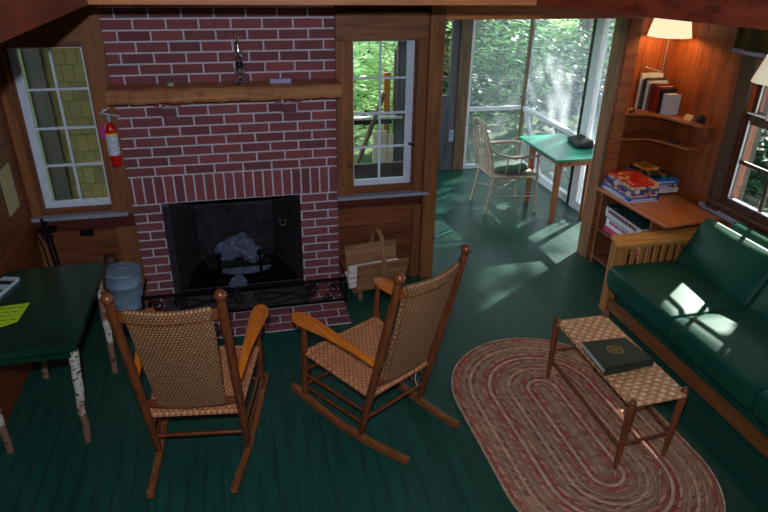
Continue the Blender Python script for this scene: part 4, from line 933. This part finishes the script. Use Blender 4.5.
# ---------------------------------------------------------------- outdoors
gm = newmat('forest_ground'); q = N(gm[1]); nz = q.noise(q.co(), 1.2, 6, .7)
q.l(q.ramp(nz, [(.3, rgb(22,44,26)), (.5, rgb(48,78,42)), (.7, rgb(120,140,92))]), gm[2].inputs['Base Color']); gm[2].inputs['Roughness'].default_value = .95
struct('ground', MB().grid(lambda u, v: (-60+120*u, -60+130*v, -.55+.05*math.sin(u*40)*math.cos(v*31)+max(0, (-60+130*v-9))*.10), 60, 60), gm[0])
leafA = leafmat('leaf_bright', rgb(34,84,48), rgb(112,174,96), .5); leafB = leafmat('leaf_deep', rgb(14,42,28), rgb(44,92,54), .4); leafC = leafmat('leaf_sunlit_pale', rgb(150,205,130), rgb(225,240,190), .55)  # pale leaves carry sunlight as a whitened leaf colour
bark = wood('bark', rgb(60,52,44), rgb(118,108,94), 'Z', knots=.2)
def leaves(mb, c, R, n, size, rd, shell=.45):
    for _ in range(n):
        while True:
            p = Vector((rd.uniform(-1,1), rd.uniform(-1,1), rd.uniform(-1,1)))
            if p.length <= 1: break
        if rd.random() < shell: p = p.normalized()*rd.uniform(.75, 1)
        p = Vector((c[0]+p.x*R[0], c[1]+p.y*R[1], c[2]+p.z*R[2]))
        a = rd.uniform(0, 2*PI); tl = rd.uniform(-.7, .7); s = size*rd.uniform(.6, 1.4)
        d = Vector((math.cos(a), math.sin(a), tl*.6)).normalized(); n_ = Vector((rd.uniform(-.5,.5), rd.uniform(-.5,.5), 1)).normalized(); e = d.cross(n_).normalized()
        mb.add([p, p+d*s*.5+e*s*.32, p+d*s, p+d*s*.5-e*s*.32], [(0,1,2,3)])
def where(x, y):
    d = cam.matrix_world.inverted() @ Vector((x, y, .3)); px = 384+619.9*d.x/-d.z
    col = ('seen through the window beside the fireplace' if px < 420 else 'behind the doorway post' if px < 443 else 'behind the old porch door' if px < 464 else 'behind the left half of the rear screen' if px < 493
        else 'behind the right half of the rear screen' if px < 523 else 'behind the porch corner post' if px < 535 else 'behind the right hand screen' if px < 585 else 'beyond the white porch post' if px < 640 else 'far right past the porch')
    return ('close' if y < 6 else 'mid distance' if y < 9 else 'far' if y < 12 else 'farthest')+', '+col
def shrub(i, x, y, z, r, h, mat, label, lf=.12, n=900, grp='understory shrubs beyond the porch'):
    rd = random.Random(100+i); t = thing('shrub', label, 'shrub', (x,y,z), group=grp)
    mb = MB()
    for k in range(7):
        c = (x+rd.uniform(-.6,.6)*r, y+rd.uniform(-.6,.6)*r, z+h*rd.uniform(.25,.9)); leaves(mb, c, (r*.5, r*.5, h*.22), n//7, lf, rd)
    obj('foliage', mb, mat, t)
    mb = MB()
    for k in range(4): mb.tube([(x,y,z-.1),(x+rd.uniform(-.2,.2)*r,y+rd.uniform(-.2,.2)*r,z+h*.4),(x+rd.uniform(-.5,.5)*r,y+rd.uniform(-.5,.5)*r,z+h*.8)], [.02,.014,.006], 6)
    obj('stem', mb, bark, t)
gz = lambda x, y: -.55+max(0, y-9)*.10
def tree(i, x, y, rad, h, mat, label, crown=True, cz=6, cr=2.2, n=2600, lf=.17):
    rd = random.Random(500+i); z = gz(x, y)-.1; t = thing('tree', label, 'tree', (x,y,z), group='forest trees around the cabin')
    lean = rd.uniform(-.3,.3); obj('trunk', MB().tube([(x,y,z),(x+lean*.3,y,z+h*.35),(x+lean,y+.1,z+h)], [rad*1.15, rad, rad*.5], 12), bark, t)
    mb = MB()
    for k in range(9): leaves(mb, (x+rd.uniform(-1,1)*cr*.7, y+rd.uniform(-1,1)*cr*.7, z+cz+rd.uniform(-1,1.6)*cr*.6), (cr*.5, cr*.5, cr*.3), n//9, lf, rd)
    if crown: obj('crown', mb, mat, t)
rd = random.Random(42); i = 0
trees = [(4.7,6.3),(5.6,8.2),(3.6,7.6),(2.9,9.5),(7.4,7.0),(6.6,10.5),(4.4,11.5),(8.8,9.0),(9.0,4.6),(2.5,6.0),(5.3,13.5),(10.5,7.0),(7.8,13.0),(1.2,10.0),(3.4,14.0)]
for k, (x, y) in enumerate(trees):
    side = ['slim grey forest tree, ', 'stout forest tree, '][k % 2]+where(x, y)
    tree(k, x, y, [.11,.17][k % 2], 9, [leafB, leafA][k % 2], side, cz=5.6+.5*(k % 3), cr=1.1, n=900)
spots = []; tries = 0
while len(spots) < 48 and tries < 4000:
    tries += 1
    x = rd.uniform(1.0, 10.8); y = rd.uniform(3.9, 14.5)
    if x > 5.2: y = rd.uniform(1.0, 13)
    if any(math.hypot(x-a, y-b) < 1.32 for a, b in spots) or any(math.hypot(x-a, y-b) < .45 for a, b in trees): continue
    spots.append((x, y))
for k, (x, y) in enumerate(spots):
    m_ = [leafA, leafC, leafB][k % 3]; hh = rd.uniform(1.5, 2.6); hh = min(hh, max(.5, .81*(x-3.3)+.2)) if abs(y-(.66*(x-3.2)+.3)) < 1.2 and x < 8 else hh
    shrub(k, x, y, gz(x, y), rd.uniform(.75, .95), hh, m_, ['bright green leafy shrub, ', 'pale sunlit leafy shrub, ', 'deep green leafy shrub, '][k % 3]+where(x, y), n=1500)
for k, (x, y) in enumerate(((8.2,-.2),(9.4,1.2))):
    shrub(200+k, x, y, gz(x, y), .8, 1.1+.2*k, [leafC, leafA][k % 2], ['pale leafy shrub outside the right window', 'bright leafy shrub outside the right window'][k % 2], n=900, grp='shrubs outside the right window')
tree(90, 6.35, -.93, .05, 3.2, leafB, 'added dense tree out of view outside the right window, limiting sun on the sofa', cz=3.3, cr=.62, n=5200, lf=.15)  # unseen tree, its crown placed to block part of the sofa sun
# neighbouring shingled wall and porch deck seen through the back wall windows
struct('wall_shingled', MB().box((-1.6,1.5,-.6), (.30,1.56,2.8)), M['shingle'])
t = thing('shed_door', 'dark plank door in the shingled wall outside the left window', 'door', (-.75,1.49,-.2))
obj('door_leaf', MB().box((-1.35,1.46,-.3), (-.76,1.498,1.72)), M['darkpost'], t); obj('door_frame', MB().box((-.93,1.44,-.3), (-.895,1.459,1.72)), plain('olive_trim', rgb(96,104,60), .7), t)
one('deck_boards', 'grey weathered deck boards outside the window beside the fireplace', 'deck', MB().box((1.0,.16,-.10), (2.18,2.1,-.02)), M['grey_wood'])
one('plank_barrier', 'dark grey plank barrier low outside the window beside the fireplace', 'barrier', MB().box((1.2,1.34,-.02), (2.55,1.38,.53)), wood('dark_grey_planks', rgb(52,50,52), rgb(88,84,84), 'X', .12, 'Z'))
t = thing('deck_railing', 'dark deck railing with slanted brace outside the window beside the fireplace', 'railing', (1.9,2.6,-.1))
dk = M['darkpost']
obj('top_rail', MB().box((.9,2.56,.60), (2.5,2.64,.66)), dk, t); obj('middle_rail', MB().box((.9,2.53,.66), (2.62,2.60,.685)), plain('pale_rail', rgb(170,172,165), .7), t)
obj('brace', MB().tube([(2.0,2.55,-.1),(2.4,2.55,.95)], .03, 6), M['weather'], t)
obj('post', MB().box((2.43,2.66,-.5), (2.50,2.72,1.15)), M['oakz'], t)
obj('post', MB().box((1.17,2.66,-.5), (1.24,2.72,1.0)), M['oakz'], t)
one('board_stack', 'pale upright boards leaning on the deck railing outside the window beside the fireplace', 'boards', MB().box((2.26,2.46,-.1),(2.42,2.50,.54)).box((2.44,2.46,-.1),(2.50,2.50,.50)), plain('pale_board', rgb(188,176,156), .8, nsc=12, var=.2))
one('screen_post', 'brown rough wooden post behind the deck railing outside the window', 'post', MB().box((2.56,2.70,-.5),(2.80,2.76,1.40)), wood('brown_rough', rgb(60,42,30), rgb(104,78,56), 'Z'))
struct('trim_33', MB().box((2.76,PY-.02,0),(2.80,PY-.003,1.98)), M['darkpost'])
one('gravel_drive', 'pale sunlit gravel patch outside the right window', 'gravel', MB().box((5.0,-7.5,-.56),(12,-.2,-.44)), plain('pale_gravel', rgb(205,205,200), .9, nsc=20, var=.2))['kind'] = 'stuff'
